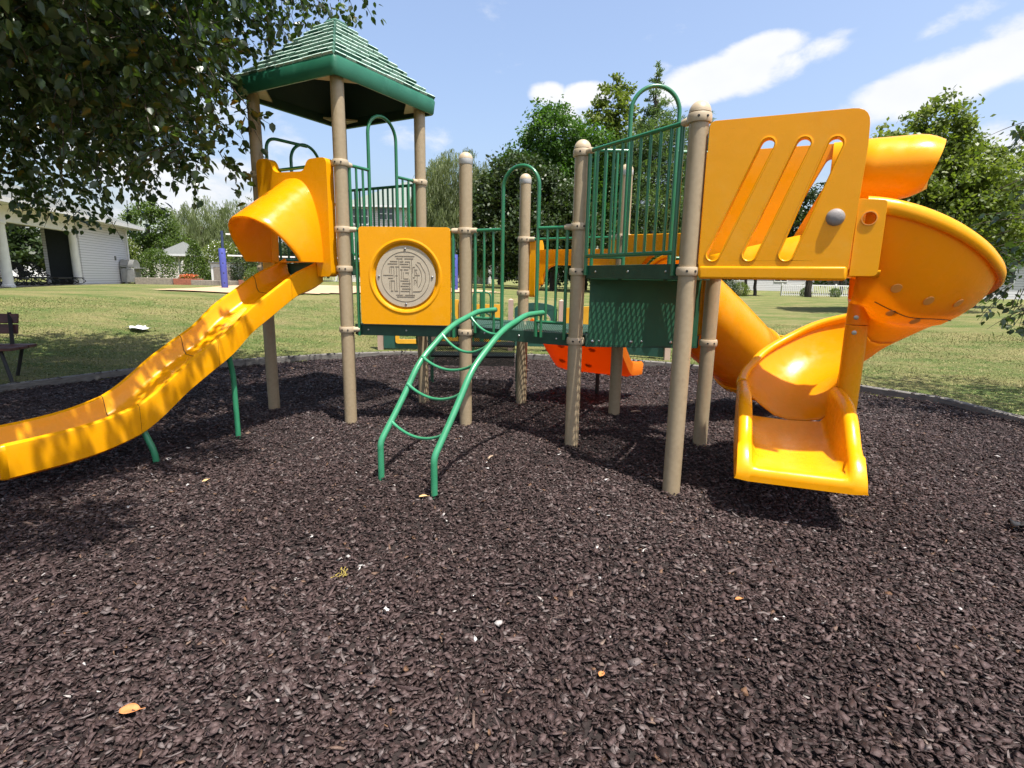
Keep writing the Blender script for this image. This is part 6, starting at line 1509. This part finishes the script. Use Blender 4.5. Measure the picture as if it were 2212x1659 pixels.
# ------------------------------------------------------------------ small things lying about
def paper():
    x, y = -8.06, 11.6; z = gz1(x, y); N = 9; G_ = []
    for i in range(N):
        row = []
        for j in range(5):
            u = i / (N - 1); v_ = j / 4
            row.append(V((u - .5) * .60 + .05 * math.sin(v_ * 4), (v_ - .5) * .34 + .05 * math.sin(u * 6), .02 + .045 * abs(math.sin(u * 5.1 + v_ * 2)) + .02 * math.sin(v_ * 7 + u * 3)))
        G_.append(row)
    mb = MB(); mb.grid(G_); o = mb.build('crumpled_paper', M['paper'], ang=20, solid=.0015); o.location = (x, y, z + .01); o.rotation_euler = (0, 0, -.5)
    tag(o, 'white crumpled sheet of paper lying on the lawn left of the slide', 'litter')
paper()
M['dryleaf'] = mat('dry_leaf', (.52, .22, .07), (.40, .15, .05), scale=30, rough=.7)
M['paleleaf'] = mat('pale_dry_leaf', (.62, .42, .20), (.50, .32, .14), scale=40, rough=.7)
M['yellowstalk'] = mat('yellow_stalk', (.42, .33, .07), (.30, .22, .05), scale=40, rough=.8)
def dry_leaf(x, y, s, rz, mtl, label):
    G_ = []
    for i in range(8):
        u = i / 7; w = math.sin(math.pi * min(1, u * .93 + .05)) ** .7 * .36
        G_.append([V((u - .5) * s, k * w * s, .10 * s * abs(k) ** 1.3 + .07 * s * math.sin(u * 3.1) + .02 * s * math.sin(7 * u + 3 * k)) for k in (-1, -.6, -.2, .2, .6, 1)])
    mb = MB(); mb.grid(G_); mb.tube([V(.48 * s, 0, .03 * s), V(.75 * s, .04 * s, .05 * s)], .012 * s + .0006, 5)
    o = mb.build('dry_leaf', mtl, solid=.0006); o.location = (x, y, float(mulch_z(x, y)) + .022); o.rotation_euler = (random.uniform(-.15, .15), random.uniform(-.15, .15), rz)
    tag(o, label, 'leaf', 'dry leaves on the mulch')
dry_leaf(-1.31, 1.62, .062, .35, M['dryleaf'], 'orange-brown curled leaf on the mulch in the lower left')
dry_leaf(-.61, 3.57, .06, .4, M['paleleaf'], 'pale tan leaf beside the right foot of the arched ladder')
dry_leaf(-2.22, 3.72, .05, 1.2, M['paleleaf'], 'small tan leaf below the straight slide, near its lower leg')
dry_leaf(.37, 1.86, .035, 1.0, M['dryleaf'], 'small orange leaf fragment in the lower middle of the mulch')
dry_leaf(1.12, 2.38, .035, .2, M['dryleaf'], 'small orange leaf fragment on the right half of the mulch')
# sprig
mb = MB(); rngp = random.Random(3)
for k in range(9):
    a = rngp.uniform(0, 6.28); p0 = V(rngp.uniform(-.02, .02), rngp.uniform(-.02, .02), .012); p1 = p0 + V(math.cos(a), math.sin(a), .35) * rngp.uniform(.02, .05); mb.tube([p0, p0.lerp(p1, .5) + V(0, 0, .008), p1], .0015, 5); mb.lathe([(.0005, -.004), (.004, 0), (.0005, .004)], p1, 6)
o = mb.build('withered_sprig', M['yellowstalk']); o.location = (-.83, 2.49, float(mulch_z(-.83, 2.49)) + .015); tag(o, 'withered yellow-green sprig lying on the mulch left of centre', 'sprig')
M['twig'] = mat('bare_twig', (.46, .34, .24), (.36, .26, .17), scale=30, rough=.8)
def stick(x, y, L, rz, label):
    mb = MB(); mb.tube([V(-L / 2, 0, 0), V(0, .004, .004), V(L / 2, -.002, .0)], [.007, .008, .005], 7); o = mb.build('stick', M['twig']); o.location = (x, y, float(mulch_z(x, y)) + .03); o.rotation_euler = (0, .05, rz); tag(o, label, 'stick', 'bare sticks on the mulch')
stick(-.17, 4.33, .10, 1.25, 'pale stick on the mulch right of the arched ladder foot')
stick(1.42, 6.0, .13, .35, 'pale stick lying behind the tall railing posts')
# dark scrap at the right edge
G_ = [[V((i / 8 - .5) * .22, (j / 4 - .5) * .11, .015 + .035 * abs(math.sin(i * .9 + j * .6)) + .012 * math.cos(j * 2.2)) for j in range(5)] for i in range(9)]
mb = MB(); mb.grid(G_); o = mb.build('plastic_scrap', M['black'], solid=.003); o.location = (3.24, 3.12, float(mulch_z(3.24, 3.12)) + .01); o.rotation_euler = (0, 0, -.45); tag(o, 'black torn plastic scrap at the right edge of the mulch', 'litter')
